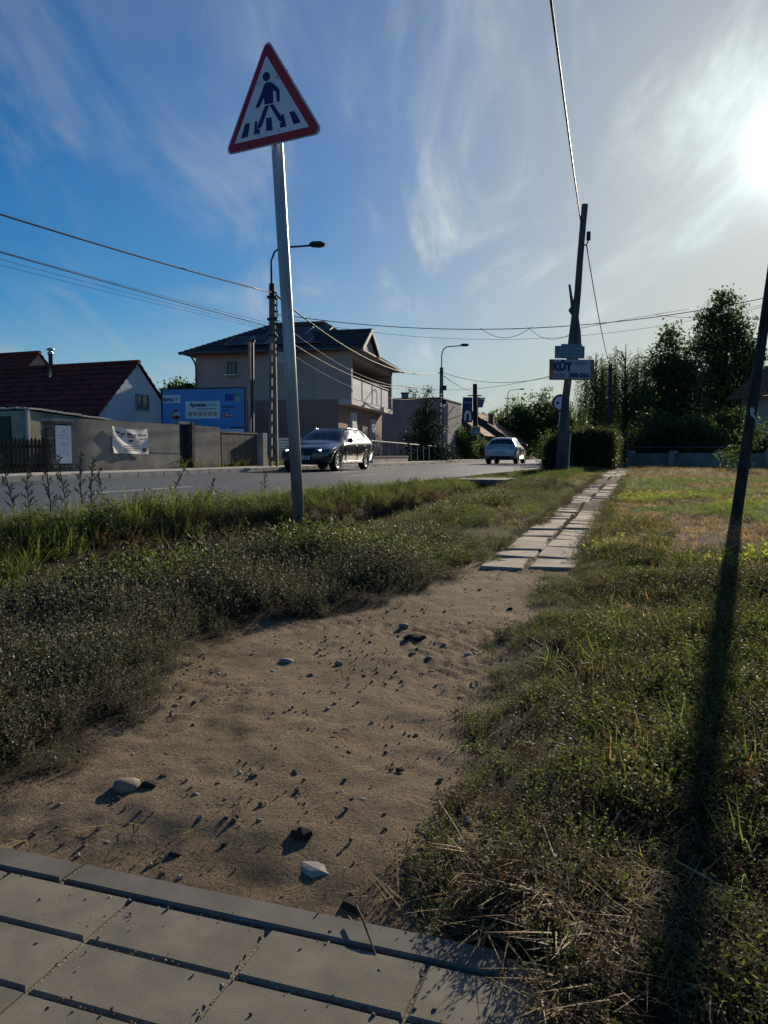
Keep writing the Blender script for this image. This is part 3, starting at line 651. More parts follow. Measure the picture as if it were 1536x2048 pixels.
# roadside sign boards above the far roofs
ts = thing('shop_sign', px(933, 900, 68), 'tall dark blue shop sign with white arch beside the black pole', 'sign')
q = px(934, 845, 68); navyb = mat('sign_navy', (.02, .035, .11), .5, bump=0)
MB().prism([(-.46, .0), (.46, .0), (.46, 2.2), (-.36, 2.2)], Vector((q.x, 68, q.z)), Vector((1, 0, 0)), Z1, Vector((0, 1, 0)), .25).build('board', navyb, ts)
ar = [(-.3, .1), (-.3, .6), (-.2, .9), (0, 1.02), (.2, .9), (.3, .6), (.3, .1), (.14, .1), (.14, .55), (.08, .72), (0, .78), (-.08, .72), (-.14, .55), (-.14, .1)]
am = MB(); base_ = Vector((q.x + .05, 67.99, q.z + .05))
for s_ in range(6):
    i0, i1 = s_, s_ + 1; o0, o1 = 13 - s_, 12 - s_
    am.prism([ar[i0], ar[i1], ar[o1], ar[o0]], base_, Vector((1, 0, 0)), Z1, Vector((0, -1, 0)), .01)
am.build('arch_mark', pvc, ts); MB().box((q.x, 67.985, q.z + 1.75), (.7, .01, .1)).build('print_line', mat('pale_blue_ink', (.25, .35, .5), .6, bump=0), ts)
MB().box((q.x, 68.1, 1.6), (.3, .3, 3.2)).build('post', dark, ts)
fl_ = thing('flag_banner', px(962, 830, 67), 'small blue slanted flag board to the right of the black pole', 'flag')
q = px(963, 815, 67); MB().prism([(-.3, 0), (.1, .0), (.32, .85), (-.3, .85)], Vector((q.x, 67, q.z)), Vector((1, 0, 0)), Z1, Vector((0, 1, 0)), .05).build('board', mat('flag_blue', (.1, .13, .2), .6, bump=0), fl_)
MB().tube([(q.x - .32, 67.02, .3), (q.x - .32, 67.02, q.z + .9)], .04, 6).build('post', dark, fl_)
# right edge house
rh = thing('red_roof_bungalow', px(1560, 930, 44), 'house with reddish roof and pale wall at the right edge behind the leaning pole', 'house')
q = px(1552, 770, 44)
MB().box((q.x + 3.4, 46.5, 2.2), (6, 5, 4.0)).build('wall', mat('cream_plaster', (.55, .48, .38), .9, var=.06), rh)
tile_courses(Vector((q.x - .5, 43.4, 4.1)), Vector((q.x + 7.2, 43.4, 4.1)), Vector((q.x + 1.0, 46.5, 6.2)), Vector((q.x + 6, 46.5, 6.2)), tile_clay, rh)
tile_courses(Vector((q.x - .5, 49.6, 4.1)), Vector((q.x - .5, 43.4, 4.1)), Vector((q.x + 1.0, 46.5, 6.2)), Vector((q.x + 1.0, 46.5, 6.2)), tile_clay, rh)
window(rh, Vector((q.x + 1.6, 44.0, 1.6)), Vector((1, 0, 0)), Vector((0, -1, 0)), 1.1, 1.3)
ph = thing('pale_bungalow', px(1255, 900, 110), 'tiny pale bungalow with brown roof at the far end of the slab path', 'house')
q = px(1256, 897, 110); MB().box((q.x, 112, 1.4), (2.2, 3, 1.8)).build('wall', mat('cream_plaster', (.55, .48, .38)), ph)
tile_courses(Vector((q.x - 1.4, 110.3, 2.2)), Vector((q.x + 1.4, 110.3, 2.2)), Vector((q.x - 1.2, 112, 3.2)), Vector((q.x + 1.2, 112, 3.2)), tile_clay, ph)

# ---- fence with rail in front of the house
rf = thing('railing_fence', (1.3, 42, .3), 'low rail fence on a concrete base in front of the balcony house', 'fence')
FD = Vector((.305, .952, 0)).normalized(); FN = Vector((FD.y, -FD.x, 0)); FO = Vector((-.62, 36.2, 0))
MB().box(FO + FD * 3.0 + Z1 * .42, (6.0, .2, .36), (FD, FN, Z1)).build('base', conc, rf)
MB().box(FO + FD * 3.0 + Z1 * .63, (6.0, .28, .06), (FD, FN, Z1)).build('coping', mat('dark_coping', (.09, .07, .065), .8), rf)
for a, b_ in ((0, 6.1), (6.6, 8.6), (10.6, 12.6)):
    MB().tube([FO + FD * a + Z1 * (1.38 - a * .012), FO + FD * b_ + Z1 * (1.38 - b_ * .012)], .028, 6).build('top_rail', galv, rf)
for k in range(10):
    a = .2 + k * 1.35; MB().tube([FO + FD * a + Z1 * .3, FO + FD * a + Z1 * (1.36 - a * .012)], .026, 6).build('post', galv, rf)
for k in range(14):
    a = .1 + k * .42; MB().tube([FO + FD * a + Z1 * .66, FO + FD * a + Z1 * (1.33 - a * .012)], .01, 4).build('bar', galv, rf)
cb = thing('utility_cabinet', px(894, 920, 58), 'white utility cabinet on the verge right of the second lattice pole', 'cabinet')
q = px(894, 920, 58); MB().box((q.x, 58, .85), (.5, .35, 1.1)).build('body', pvc, cb, bevel=.02); MB().box((q.x, 58, 1.42), (.56, .41, .06)).build('top', conc, cb); MB().box((q.x + .2, 57.815, .9), (.02, .02, .25)).build('handle', dark, cb)
# low wall at the right
lw = thing('low_garden_wall', (11.5, 27.5, .3), 'low grey garden wall in the shade below the big trees', 'wall')
wq = [px(1262, 930, 29.5), px(1540, 930, 25.5), px(1700, 930, 23.5)]
for i in range(2):
    a, b_ = Vector((wq[i].x, wq[i].y, 0)), Vector((wq[i + 1].x, wq[i + 1].y, 0)); d_ = (b_ - a).normalized(); L_ = (b_ - a).length; n_ = max(2, int(L_ / 1.6))
    for k in range(n_):
        MB().box(a + d_ * ((k + .5) * L_ / n_) + Z1 * (.48 + .01 * (k % 2)), (L_ / n_ - .02, .18, .62), (d_, Vector((-d_.y, d_.x, 0)), Z1)).build('panel', gw, lw)
        MB().box(a + d_ * (k * L_ / n_) + Z1 * .52, (.2, .24, .74), (d_, Vector((-d_.y, d_.x, 0)), Z1)).build('post', conc, lw)
    MB().tube([a + Z1 * 1.0, b_ + Z1 * 1.0], .025, 6).build('rail', dark, lw)

# ------------------------------------------------------------------ warning sign
XA = Vector((1, 0, 0)); YA = Vector((0, 1, 0))
c_l, c_r, c_t = px(452, 313, 5.27), px(651, 267, 4.83), px(537, 76, 5.05)
sux = (c_r - c_l).normalized(); mid_ = (c_l + c_r) / 2; suz = (c_t - mid_); suz = (suz - sux * suz.dot(sux)).normalized(); sun_ = sux.cross(suz)   # sun_ points to the viewer's side or away
if sun_.y > 0: sun_ = -sun_
SW, SH = (c_r - c_l).length, (c_t - mid_).dot(suz)
sg = thing('warning_sign', (-.57, 5.2, gz(-.57, 5.2)), 'triangular red bordered pedestrian crossing warning sign on a leaning galvanised pole', 'road sign')
sgp = [px(603, 1145, 5.2), px(579, 700, 5.15), px(555, 300, 5.09), px(547, 190, 5.085)]
MB().tube(sgp, .0385, 20).build('pole', galv, sg, True)
# photo crop coordinates -> sign plane
cA, cB, cC = (688, 85), (165, 1510), (1375, 1235)
M_ = np.array([[cB[0], cB[1], 1], [cC[0], cC[1], 1], [cA[0], cA[1], 1]], float)
ka = np.linalg.solve(M_, np.array([-SW / 2, SW / 2, (c_t - mid_).dot(sux)])); kb_ = np.linalg.solve(M_, np.array([0, 0, SH]))
def sgl(p): return (ka[0] * p[0] + ka[1] * p[1] + ka[2], kb_[0] * p[0] + kb_[1] * p[1] + kb_[2])
def rounded(poly, r, n=6):
    out = []; m_ = len(poly)
    for i in range(m_):
        p = Vector(poly[i]); a = Vector(poly[i - 1]) - p; b = Vector(poly[(i + 1) % m_]) - p; a.normalize(); b.normalize()
        h = a.angle(b) / 2; d = r / math.tan(h); s_, e_ = p + a * d, p + b * d; c = p + (a + b).normalized() * (r / math.sin(h))
        a0 = math.atan2(*(s_ - c).yx); a1 = math.atan2(*(e_ - c).yx); da = (a1 - a0 + math.pi) % (2 * math.pi) - math.pi
        out += [tuple(c + Vector((math.cos(a0 + da * k / n), math.sin(a0 + da * k / n))) * r) for k in range(n + 1)]
    return out
def sheet(name, poly, out, th, m, parent=sg): return MB().prism(poly, mid_ + sun_ * out, sux, suz, -sun_, th).build(name, m, parent)
s_white = mat('sign_white', (.64, .69, .72), .35, var=.04, scale=3, bump=0); s_red = mat('sign_red', (.36, .015, .03), .4, var=.1, scale=4, bump=0); s_navy = mat('sign_blue', (.012, .014, .09), .4, var=.05, bump=0); s_rim = mat('sign_rim', (.45, .5, .56), .4, var=.05, bump=0)
sheet('plate', rounded([sgl(cB), sgl(cC), sgl(cA)], .035), .012, .004, s_rim)
sheet('border', rounded([sgl((195, 1487)), sgl((1343, 1226)), sgl((687, 120))], .03), .015, .0025, s_red)
sheet('face', rounded([sgl((303, 1362)), sgl((1207, 1166)), sgl((687, 303))], .004, 2), .0178, .0022, s_white)
hd = [(694 + 45 * math.cos(t), 557 + 55 * math.sin(t)) for t in np.linspace(0, 2 * math.pi, 20)[:-1]]
fig = thing_f = None
bodyp = [[sgl(p) for p in hd],
 [sgl(p) for p in [(688, 632), (712, 622), (745, 624), (775, 640), (775, 725), (782, 874), (678, 892), (666, 800)]],
 [sgl(p) for p in [(688, 632), (666, 800), (612, 920), (565, 927), (640, 745), (668, 655)]],
 [sgl(p) for p in [(775, 640), (846, 706), (856, 735), (860, 860), (826, 858), (815, 742), (775, 724)]],
 [sgl(p) for p in [(684, 907), (733, 899), (645, 1150), (612, 1180), (590, 1172), (596, 1140)]],
 [sgl(p) for p in [(736, 899), (785, 890), (893, 1055), (888, 1098), (862, 1098)]]]
fm_ = MB()
for p in bodyp: fm_.prism(p, mid_ + sun_ * .0208, sux, suz, -sun_, .0022)
fm_.build('pedestrian_figure', s_navy, sg)
for p in ([(440, 1117), (497, 1111), (470, 1275), (390, 1296)], [(562, 1090), (590, 1085), (583, 1180), (620, 1190), (625, 1232), (552, 1250)], [(697, 1053), (762, 1043), (780, 1195), (705, 1210)], [(885, 1018), (908, 1010), (943, 1155), (873, 1172), (865, 1115), (893, 1108)], [(975, 990), (1035, 977), (1110, 1110), (1035, 1135)]):
    sheet('crossing_stripe', [sgl(q) for q in p], .0208, .0022, s_navy)
for p in ((580, 632), (823, 563), (615, 1262), (860, 1205)):
    a, b = sgl(p); MB().lathe([(0, 0), (.008, 0), (.008, .004), (0, .006)], mid_ + sux * a + suz * b + sun_ * .0185, sun_, 8).build('bolt', s_rim, sg)
for h_ in (.12, .42):
    MB().box(mid_ + suz * h_ - sun_ * .012 + sux * (ka[0] * 0), (.2, .02, .04), (sux, sun_, suz)).build('clamp', galv, sg)

# ------------------------------------------------------------------ poles, lamps and wires
pconc = mat('pole_concrete', (.20, .185, .165), .9, var=.25, scale=3, bump=.3, streak=(1, 1, .3)); blk = mat('black_cable', (.012, .012, .013), .6, bump=0)
def lattice_pole(name, label, base, H, w0, w1, yaw, lampdir, lamph, lampl, group, nr=11, solid=.28):
    p = thing(name, base, label, 'street lamp', group); u = Vector((math.cos(yaw), math.sin(yaw), 0)); v = Vector((-u.y, u.x, 0))
    def W_(t): return w0 + (w1 - w0) * t
    for s_ in (-1, 1):
        pts = [base + Z1 * (H * t) + u * (s_ * (W_(t) / 2 - .04)) for t in np.linspace(0, 1, 6)]
        m_ = MB()
        for a, b in zip(pts, pts[1:]): 
            d_ = (b - a).normalized(); m_.box((a + b) / 2, (.085, .2, (b - a).length), (u, v, d_))
        m_.build('upright', pconc, p)
    for k in range(nr):
        t = (k + .5) / nr * (1 - solid) + .01; MB().box(base + Z1 * (H * t), (max(.05, W_(t) - .15), .16, .13), (u, v, Z1)).build('rung', pconc, p)
    MB().box(base + Z1 * (H * (1 - solid / 2)), (max(.06, W_(.9) - .14), .17, H * solid), (u, v, Z1)).build('pole_head', pconc, p)
    tp = base + Z1 * (H - .5) + v * -.13; ld = Vector((math.cos(lampdir), math.sin(lampdir), 0))
    arc = [tp, tp + Z1 * (.5 + lamph * .6), tp + Z1 * (.5 + lamph * .85) + ld * .12, tp + Z1 * (.5 + lamph * .97) + ld * .35, tp + Z1 * (.5 + lamph) + ld * (lampl * .6), tp + Z1 * (.5 + lamph + .06) + ld * lampl]
    MB().tube(arc, .035, 8).build('lamp_arm', dark, p, True)
    e = arc[-1] + ld * .22; hd_ = MB(); ldv = Vector((-ld.y, ld.x, 0))
    vs = []
    for a, w_, h_ in ((-.28, .05, .04), (-.18, .13, .09), (.1, .17, .1), (.26, .1, .05)):
        for s1, s2 in ((-1, -1), (1, -1), (1, 1), (-1, 1)): vs.append(e + ld * a + ldv * (s1 * w_) + Z1 * (s2 * h_ / (1 if s2 > 0 else 2) + .02))
    hd_.add(vs, [(0, 1, 2, 3), (12, 15, 14, 13)] + [(4 * i + k, 4 * i + (k + 1) % 4, 4 * i + 4 + (k + 1) % 4, 4 * i + 4 + k) for i in range(3) for k in range(4)])
    hd_.build('lamp_head', dark, p, True)
    return p, u, v
def P(x, y, Y): return px(x, y, Y)
b1 = P(548, 926, 27); b1.z = .33; H1 = P(549, 568, 27).z - b1.z
lp1, u1, v1 = lattice_pole('lattice_lamp_pole', 'concrete lattice lamp pole in front of the two storey house', b1, H1, .3, .18, 0, R(8), 1.25, 1.35, 'concrete lattice lamp poles')
cl_ = MB(); 
for k in range(9):
    z = b1.z + H1 - .3 - k * .21; cl_.tube([b1 * 1 + Z1 * (z - b1.z) + XA * .1 - YA * .12, b1 + Z1 * (z - b1.z - .05) + XA * random.uniform(.16, .26) - YA * .16], .03, 6)
    cl_.tube([b1 + Z1 * (z - b1.z) + XA * .15 - YA * .1, b1 + Z1 * (z - b1.z - .2) + XA * .2 - YA * .14, b1 + Z1 * (z - b1.z - .5) + XA * .12 - YA * .12], .014, 5)
cl_.build('cable_clutter', blk, lp1)
for z in (.45, 1.2, 1.75): MB().box(b1 + Z1 * (H1 - z), (.34, .28, .06)).build('band', dark, lp1)
bx = P(565, 715, 26.8); MB().box(bx, (.3, .22, .36)).build('meter_box', mat('box_grey', (.42, .43, .43), .6, bump=0), lp1)
b2 = P(882, 920, 50); b2.z = .33; H2 = P(883, 735, 50).z - b2.z
lp2, u2, v2 = lattice_pole('lattice_lamp_pole', 'concrete lattice lamp pole beside the white utility cabinet', b2, H2, .34, .2, 0, R(12), 1.35, 1.3, 'concrete lattice lamp poles')
for z in (1.3, 2.2): MB().box(b2 + Z1 * (H2 - z) + XA * .2, (.25, .2, .3)).build('junction_box', dark, lp2)
b3 = P(1013, 905, 92); b3.z = .3
lp3, _, _ = lattice_pole('lattice_lamp_pole', 'far street lamp pole rising out of the trees by the road', b3, P(1013, 812, 92).z - b3.z, .42, .26, 0, R(10), 1.9, 1.6, 'concrete lattice lamp poles')
bp0 = thing('black_pole', P(951, 922, 61), 'plain black pole carrying the blue crossing sign', 'pole')
q0, q1 = P(951, 924, 61), P(950, 768, 61); q0.z = .2
MB().tube([q0, q1], [.22, .17], 10).build('pole', mat('black_wood', (.03, .027, .025), .85, bump=.2), bp0)
MB().box(q1 - Z1 * .9, (1.1, .08, .08)).build('crossarm', dark, bp0)
cs = thing('crossing_sign', P(951, 862, 60), 'small blue pedestrian crossing sign with yellow edge on the black pole', 'road sign')
q = P(951.5, 862.5, 60.5); MB().box(q, (.72, .03, .76)).build('yellow_backing', mat('sign_yellow', (.62, .66, .12), .5, bump=0, var=.05), cs)
MB().box(q - YA * .02, (.5, .012, .54)).build('face', mat('crossing_blue', (.03, .12, .38), .5, bump=0), cs)
MB().prism([(-.19, -.17), (.19, -.17), (0, .2)], q - YA * .028, XA, Z1, -YA, .006).build('triangle', pvc, cs)
MB().prism([(-.03, -.16), (.05, -.16), (.03, .08), (-.02, .08)], q - YA * .036, XA, Z1, -YA, .006).build('figure', navy, cs)
hp0 = thing('concrete_post', P(503, 870, 28), 'slim grey concrete post with cable caps standing behind the dark gate', 'pole')
for xx in (500, 506):
    a, b = P(xx, 925, 29), P(xx - 1, 684, 29); a.z = .3
    MB().box((a + b) / 2, (.075 if xx == 500 else .09, .16, (b - a).length), (XA, YA, (b - a).normalized())).build('upright', conc if xx == 500 else dark, hp0)
MB().box(P(503, 682, 29), (.26, .12, .06)).build('cap', dark, hp0)
# wooden pole with signs
woodp = mat('grey_pole_wood', (.10, .098, .095), .9, var=.3, scale=3, bump=.5, bscale=20, streak=(3, 3, .4))
wp_ = thing('wooden_pole', P(1125, 952, 21), 'leaning wooden utility pole with a bulging base and broken branch stub', 'pole')
prof = [(1125, 957, 30), (1128, 870, 22), (1131, 800, 15), (1138, 745, 15), (1149, 700, 29), (1150, 665, 23), (1150, 635, 15), (1155, 590, 13.5), (1160, 520, 12.5), (1166, 450, 12.5), (1170, 409, 12.5)]
pts = [P(a, b, 21) for a, b, c in prof]; pts[0].z = .1
MB().tube(pts, [c / F * 21 / 2 for a, b, c in prof], 12).build('shaft', woodp, wp_, True)
MB().tube([P(1149, 640, 21), P(1144, 605, 20.95), P(1139, 569, 20.9)], [.07, .045, .03], 7).build('branch_stub', woodp, wp_)
MB().tube([P(1147, 630, 21), P(1140, 620, 20.95), P(1143, 612, 20.95)], [.05, .05, .01], 7).build('knot', woodp, wp_)
MB().box(P(1177, 472, 20.95), (.09, .09, .22)).build('bracket_box', dark, wp_)
MB().tube([P(1177, 480, 20.95), P(1172, 492, 20.9), P(1168, 488, 20.9)], .02, 6).build('bracket', dark, wp_)
MB().tube([P(1141, 866, 20.75), P(1135, 958, 20.75)], .022, 6).build('lit_edge_strip', galv, wp_)  # added strip that imitates the lit right edge of the concrete foot
cft = P(1124, 952, 21); MB().box(Vector((cft.x + .02, 21, .75)), (.31, .28, 1.3), (Vector((.995, 0, -.06)), YA, Vector((.06, 0, .998)))).build('concrete_foot', mat('foot_concrete', (.09, .087, .085), .9, var=.2), wp_)
def board(name, label, cat, p_tl, p_br, Y, m, extra=None):
    a, b = P(*p_tl, Y), P(*p_br, Y); t_ = thing(name, (a + b) / 2, label, cat); 
    return t_, a, b
ks, a, b = board('sign_board', 'white well drilling sign board with dark lettering on the wooden pole', 'sign', (1097, 719), (1190, 760), 20.55, None)
KU = Vector((math.cos(R(12)), math.sin(R(12)), 0)); KN = Vector((KU.y, -KU.x, 0)); kc = (a + b) / 2; KW = (b.x - a.x) / KU.x; KH = a.z - b.z
kz = Vector((0, 0, 1)); KU2 = (KU + Z1 * .015).normalized()
MB().box(kc, (KW, .02, KH), (KU2, KN, kz)).build('board', mat('board_pale', (.36, .37, .4), .5, var=.06, bump=0), ks)
ow = mat('orange_edge', (.32, .13, .07), .6, bump=0)
for e in (-1, 1): MB().box(kc + KU2 * (e * (KW / 2 - .05)) + KN * .012, (.1, .006, KH), (KU2, KN, kz)).build('edge_stripe', ow, ks)
MB().box(kc - kz * (KH / 2 - .02) + KN * .0125, (KW - .21, .006, .04), (KU2, KN, kz)).build('edge_stripe', ow, ks)
def kt(s, m, a_, c_, h_, w_, bold=.006): text(s, m, ks, kc + KU2 * ((a_ - .5) * KW) + kz * ((c_ - .5) * KH) + KN * .0135, KU2, kz, h_ * KH, bold=bold, width=w_ * KW)
kt('KÚT', navy, .06, .47, .38, .45, .02); kt('FÚRÁS', mat('fade_ink', (.16, .17, .24), .6, bump=0), .54, .76, .13, .27)
kt('06-70/', mat('fade_ink', (.16, .17, .24)), .1, .14, .17, .25); kt('500-266', navy, .43, .14, .2, .46, .01)
ts2, a, b = board('sign_board', 'weathered teal sign plate with faint print above the drilling sign', 'sign', (1108, 692), (1171, 717), 20.6, None)
c_ = (a + b) / 2; w_ = b.x - a.x; h_ = a.z - b.z; teal = mat('teal_board', (.11, .2, .24), .6, var=.15, scale=4, bump=0)
MB().box(c_ - Z1 * .0, (w_, .02, h_), (KU2, KN, Z1)).build('board', teal, ts2); MB().box(c_ + Z1 * (h_ / 2 + .025) + KU2 * .05, (w_ * .7, .02, .05), (KU2, KN, Z1)).build('upper_strip', teal, ts2)
tl_ = MB()
for r_ in range(3):
    k = -.4
    while k < .36:
        g_ = random.uniform(.03, .09); tl_.box(c_ + KU2 * ((k + g_ / 2) * w_) + Z1 * ((.28 - .28 * r_) * h_) + KN * .012, (g_ * w_, .003, .13 * h_), (KU2, KN, Z1)); k += g_ + .025
tl_.build('print', mat('teal_ink', (.22, .33, .38), .6, bump=0), ts2)
rs = thing('round_road_sign', P(1120, 940, 27.5), 'round red ringed prohibition sign half hidden behind the wooden pole', 'road sign')
q = P(1121, 806, 27.5); MB().lathe([(0, 0), (.31, 0), (.31, .01), (0, .01)], q, -YA, 28).build('red_ring', s_red, rs); MB().lathe([(0, .011), (.23, .011), (.23, .014), (0, .014)], q, -YA, 28).build('face', s_white, rs)
ms = MB()
for sx in (-1, 1): ms.box(q + XA * (.1 * sx) - YA * .0165 - Z1 * .01, (.13, .004, .05)); ms.box(q + XA * (.1 * sx) - YA * .0166 + Z1 * .03, (.08, .004, .05))
ms.build('car_mark', dark, rs)
MB().tube([q + YA * .04 + Z1 * .25, Vector((q.x - .04, 27.54, .15))], .03, 8).build('pole', galv, rs)
wq_ = thing('wooden_pole', P(1220, 925, 44), 'straight wooden utility pole standing in front of the weeping birch', 'pole')
a, b = P(1220, 930, 44), P(1221, 728, 44); a.z = .1; MB().tube([a, b], [.17, .11], 9).build('shaft', mat('dark_pole_wood', (.05, .048, .046), .9, bump=.3), wq_, True)
MB().box(b - Z1 * .3, (.5, .08, .08)).build('crossarm', dark, wq_)
# leaning pole in the right foreground
rp_ = thing('leaning_pole', P(1472, 1045, 7.8), 'dark leaning wooden pole with torn tape in the grass at the right edge', 'pole')
a, b = P(1470, 1052, 7.8), P(1521, 700, 8.2); d_ = (b - a).normalized(); MB().tube([a - d_ * .25, a, b, b + d_ * 4.6], [.056, .056, .05, .044], 12).build('shaft', mat('dark_rough_wood', (.045, .038, .032), .9, var=.35, scale=4, bump=.5, bscale=30, streak=(4, 4, .5)), rp_, True)
tp_ = P(1504, 815, 7.66); tm = MB(); prev = None
pts_ = [(0, 0), (.012, -.03), (-.004, -.06), (.03, -.1), (.055, -.12), (.05, -.16), (.085, -.2), (.11, -.225)]
for i in range(len(pts_) - 1):
    (x0, z0_), (x1, z1_) = pts_[i], pts_[i + 1]; w0 = .045 - .004 * i; yy = .014 * math.sin(i * 2.1)
    A_ = tp_ + XA * x0 + Z1 * z0_ + YA * yy; B_ = tp_ + XA * x1 + Z1 * z1_ + YA * .014 * math.sin(i * 2.1 + 2.1); tm.add([A_ - XA * w0 / 2, A_ + XA * w0 / 2, B_ + XA * w0 / 2.2, B_ - XA * w0 / 2.2], [(0, 1, 2, 3)])
tm.build('torn_tape', mat('torn_tape', (.5, .5, .5), .7, bump=0), rp_)
# wires
def wire(a, b, sag, r, label, n=26, name='overhead_wire', loop=None):
    pts = []
    for i in range(n + 1):
        t = i / n; p_ = Vector(a).lerp(Vector(b), t); p_.z -= 4 * sag * t * (1 - t); pts.append(p_)
    o = MB().tube(pts, r, 5).build(name, blk, None, True); tag(o, label, 'wire', 'overhead wires'); return o
top1 = P(548, 586, 27); L1 = Vector((-18.5, -10.2, 6.4))
wire(top1, L1, .72, .022, 'thick bundled cable, topmost of the wires left of the first lattice pole')
wire(P(546, 655, 27), Vector((-18.5, -10.2, 5.2)), .22, .013, 'dark wire left of the first lattice pole, lower of the two heavy ones')
wire(P(546, 648, 27), Vector((-18.5, -10.2, 5.55)), .42, .006, 'thin faint wire between the two heavy wires at the left')
wire(P(546, 658, 27), Vector((-18.5, -10.2, 5.05)), .3, .005, 'faint wire running just below the lower heavy wire at the left')
wire(P(546, 662, 27), Vector((-18.5, -10.2, 4.8)), .3, .005, 'lowest faint wire at the left above the red roofs')
top2 = P(882, 745, 50)
wire(P(552, 590, 27), top2, 1.0, .03, 'thick bundled cable between the two lattice poles crossing the roof gable')
wire(P(556, 668, 27), P(884, 766, 50), 1.0, .018, 'pale lit cable crossing the plaster above the balcony, upper of the pair')
wire(P(556, 640, 27), P(884, 757, 50), 1.25, .012, 'thin cable over the solar panels between the lattice poles')
wire(P(556, 690, 27), P(884, 782, 50), 1.1, .008, 'lowest thin cable crossing the side wall of the beige house')
RP = P(1548, 592, 26)
wire(P(552, 628, 27), RP, .78, .014, 'cable crossing the whole street from the lattice pole to the right edge')
wire(P(552, 632, 27), P(1535, 607, 26), .98, .006, 'thin slack cable hanging just under the street crossing cable')
wire(P(960, 656, 28.4), P(1065, 652, 27.9), .38, .009, 'slack loop of spare cable hanging from the street crossing cable')
wire(P(1055, 652, 28), P(1142, 668, 21.0), .28, .008, 'short drooping service cable ending at the wooden pole with signs')
wire(P(1142, 660, 21.), P(1385, 617, 26.5), -.02, .007, 'service cable leaving the wooden pole to the right')
wire(P(1310, 629, 27), P(1530, 612, 26), .22, .007, 'drooping slack cable in front of the tall tree')
wire(P(886, 745, 50), P(1100, 754, 40), .45, .014, 'cable from the second lattice pole towards the drilling sign')
wire(P(790, 770, 52), P(1100, 752, 40), .5, .01, 'lower cable meeting the drilling sign from the house side')
wire(P(888, 752, 50), P(949, 783, 61), .15, .03, 'short steep cable between the second lattice pole and the black pole')
wire(P(952, 790, 61), P(1013, 812, 92), .3, .02, 'short cable from the black pole into the far trees')
ov = P(1105, 0, 9); pa = P(1161, 441, 21); dr = (ov - pa).normalized()
wire(pa, pa + dr * 21, .12, .017, 'service cable dropping from the top of the sky to the wooden pole')
wire(P(1173, 490, 20.95), P(1221, 735, 44), .35, .017, 'cable slanting down from the wooden pole to the next pole by the birch')

# ------------------------------------------------------------------ cars
def car_mesh(st, paint, glassmat, arches, hw):
    """st: list of (x, zbottom, zbelt, ztop, half width, roof half width, glass) from the nose to the tail"""
    vs = []; fs = []; mi = []
    for (x, zb, zl, zt, w, wr, gk) in st:
        col = [(0, zb), (w * .84, zb), (w * .97, zb + .07), (w, zb + (zl - zb) * .5), (w * .985, zl - .12 * (zl - zb)), (w * .94, zl), (wr, zt - .05), (wr * .8, zt), (0, zt + .025)]
        vs += [(x, y, z) for y, z in col] + [(x, -y, z) for y, z in col[1:-1]]
    K = 16
    ring = list(range(0, 9)) + [15, 14, 13, 12, 11, 10, 9]
    for i in range(len(st) - 1):
        g_ = st[i][6]
        for k in range(16):
            a, b = ring[k], ring[(k + 1) % 16]; fs.append((i * K + a, i * K + b, i * K + K + b, i * K + K + a))
            seg = k if k < 8 else 15 - k
            mi.append(1 if (seg == 5 and 's' in g_) else 2 if (seg in (6, 7) and 'w' in g_) else 3 if (seg in (6, 7) and 'r' in g_) else 0)
    for i in (0, len(st) - 1): fs.append(tuple(i * K + r for r in ring)); mi.append(0)
    me = bpy.data.meshes.new('car_shell'); me.from_pydata(vs, [], fs)
    for _ in range(5): me.materials.append(None)
    me.polygons.foreach_set('material_index', mi); me.update()
    bm = bmesh.new(); bm.from_mesh(me); bmesh.ops.recalc_face_normals(bm, faces=bm.faces); bm.to_mesh(me); bm.free()
    o = bpy.data.objects.new('tmp', me); COL.objects.link(o)
    sb = o.modifiers.new('s', 'SUBSURF'); sb.levels = 2; cuts = []
    for (ax_, r_) in arches:
        for s_ in (-1, 1):
            c_ = MB().lathe([(0, -.24), (r_, -.24), (r_, .3), (0, .3)], (ax_, s_ * (hw - .02), .31), (0, s_, 0), 28)
            cu = c_.build('cut', None); cu.data.materials.clear(); [cu.data.materials.append(None) for _ in range(5)]; cu.data.polygons.foreach_set('material_index', [4] * len(cu.data.polygons)); cuts.append(cu)
            bo = o.modifiers.new('b', 'BOOLEAN'); bo.operation = 'DIFFERENCE'; bo.object = cu; bo.solver = 'EXACT'
    dg = bpy.context.evaluated_depsgraph_get(); out = bpy.data.meshes.new_from_object(o.evaluated_get(dg))
    bpy.data.objects.remove(o); [bpy.data.objects.remove(c) for c in cuts]
    return out
def split(me, idx, test=None):
    bm = bmesh.new(); bm.from_mesh(me)
    bmesh.ops.delete(bm, geom=[f for f in bm.faces if f.material_index not in idx or (test and not test(f.calc_center_median()))], context='FACES')
    for f in bm.faces: f.material_index = 0
    n = bpy.data.meshes.new('part'); bm.to_mesh(n); bm.free(); return n
tyrem = mat('tyre_rubber', (.015, .015, .016), .85, var=.1, bump=.1); rimm = mat('alloy', (.5, .51, .53), .3, metal=.9, bump=0, var=.05)
carglass = mat('car_glass', (.012, .018, .026), .05, var=.1, bump=0, spec=.7); wellm = mat('wheel_well', (.01, .01, .01), .9, bump=0)
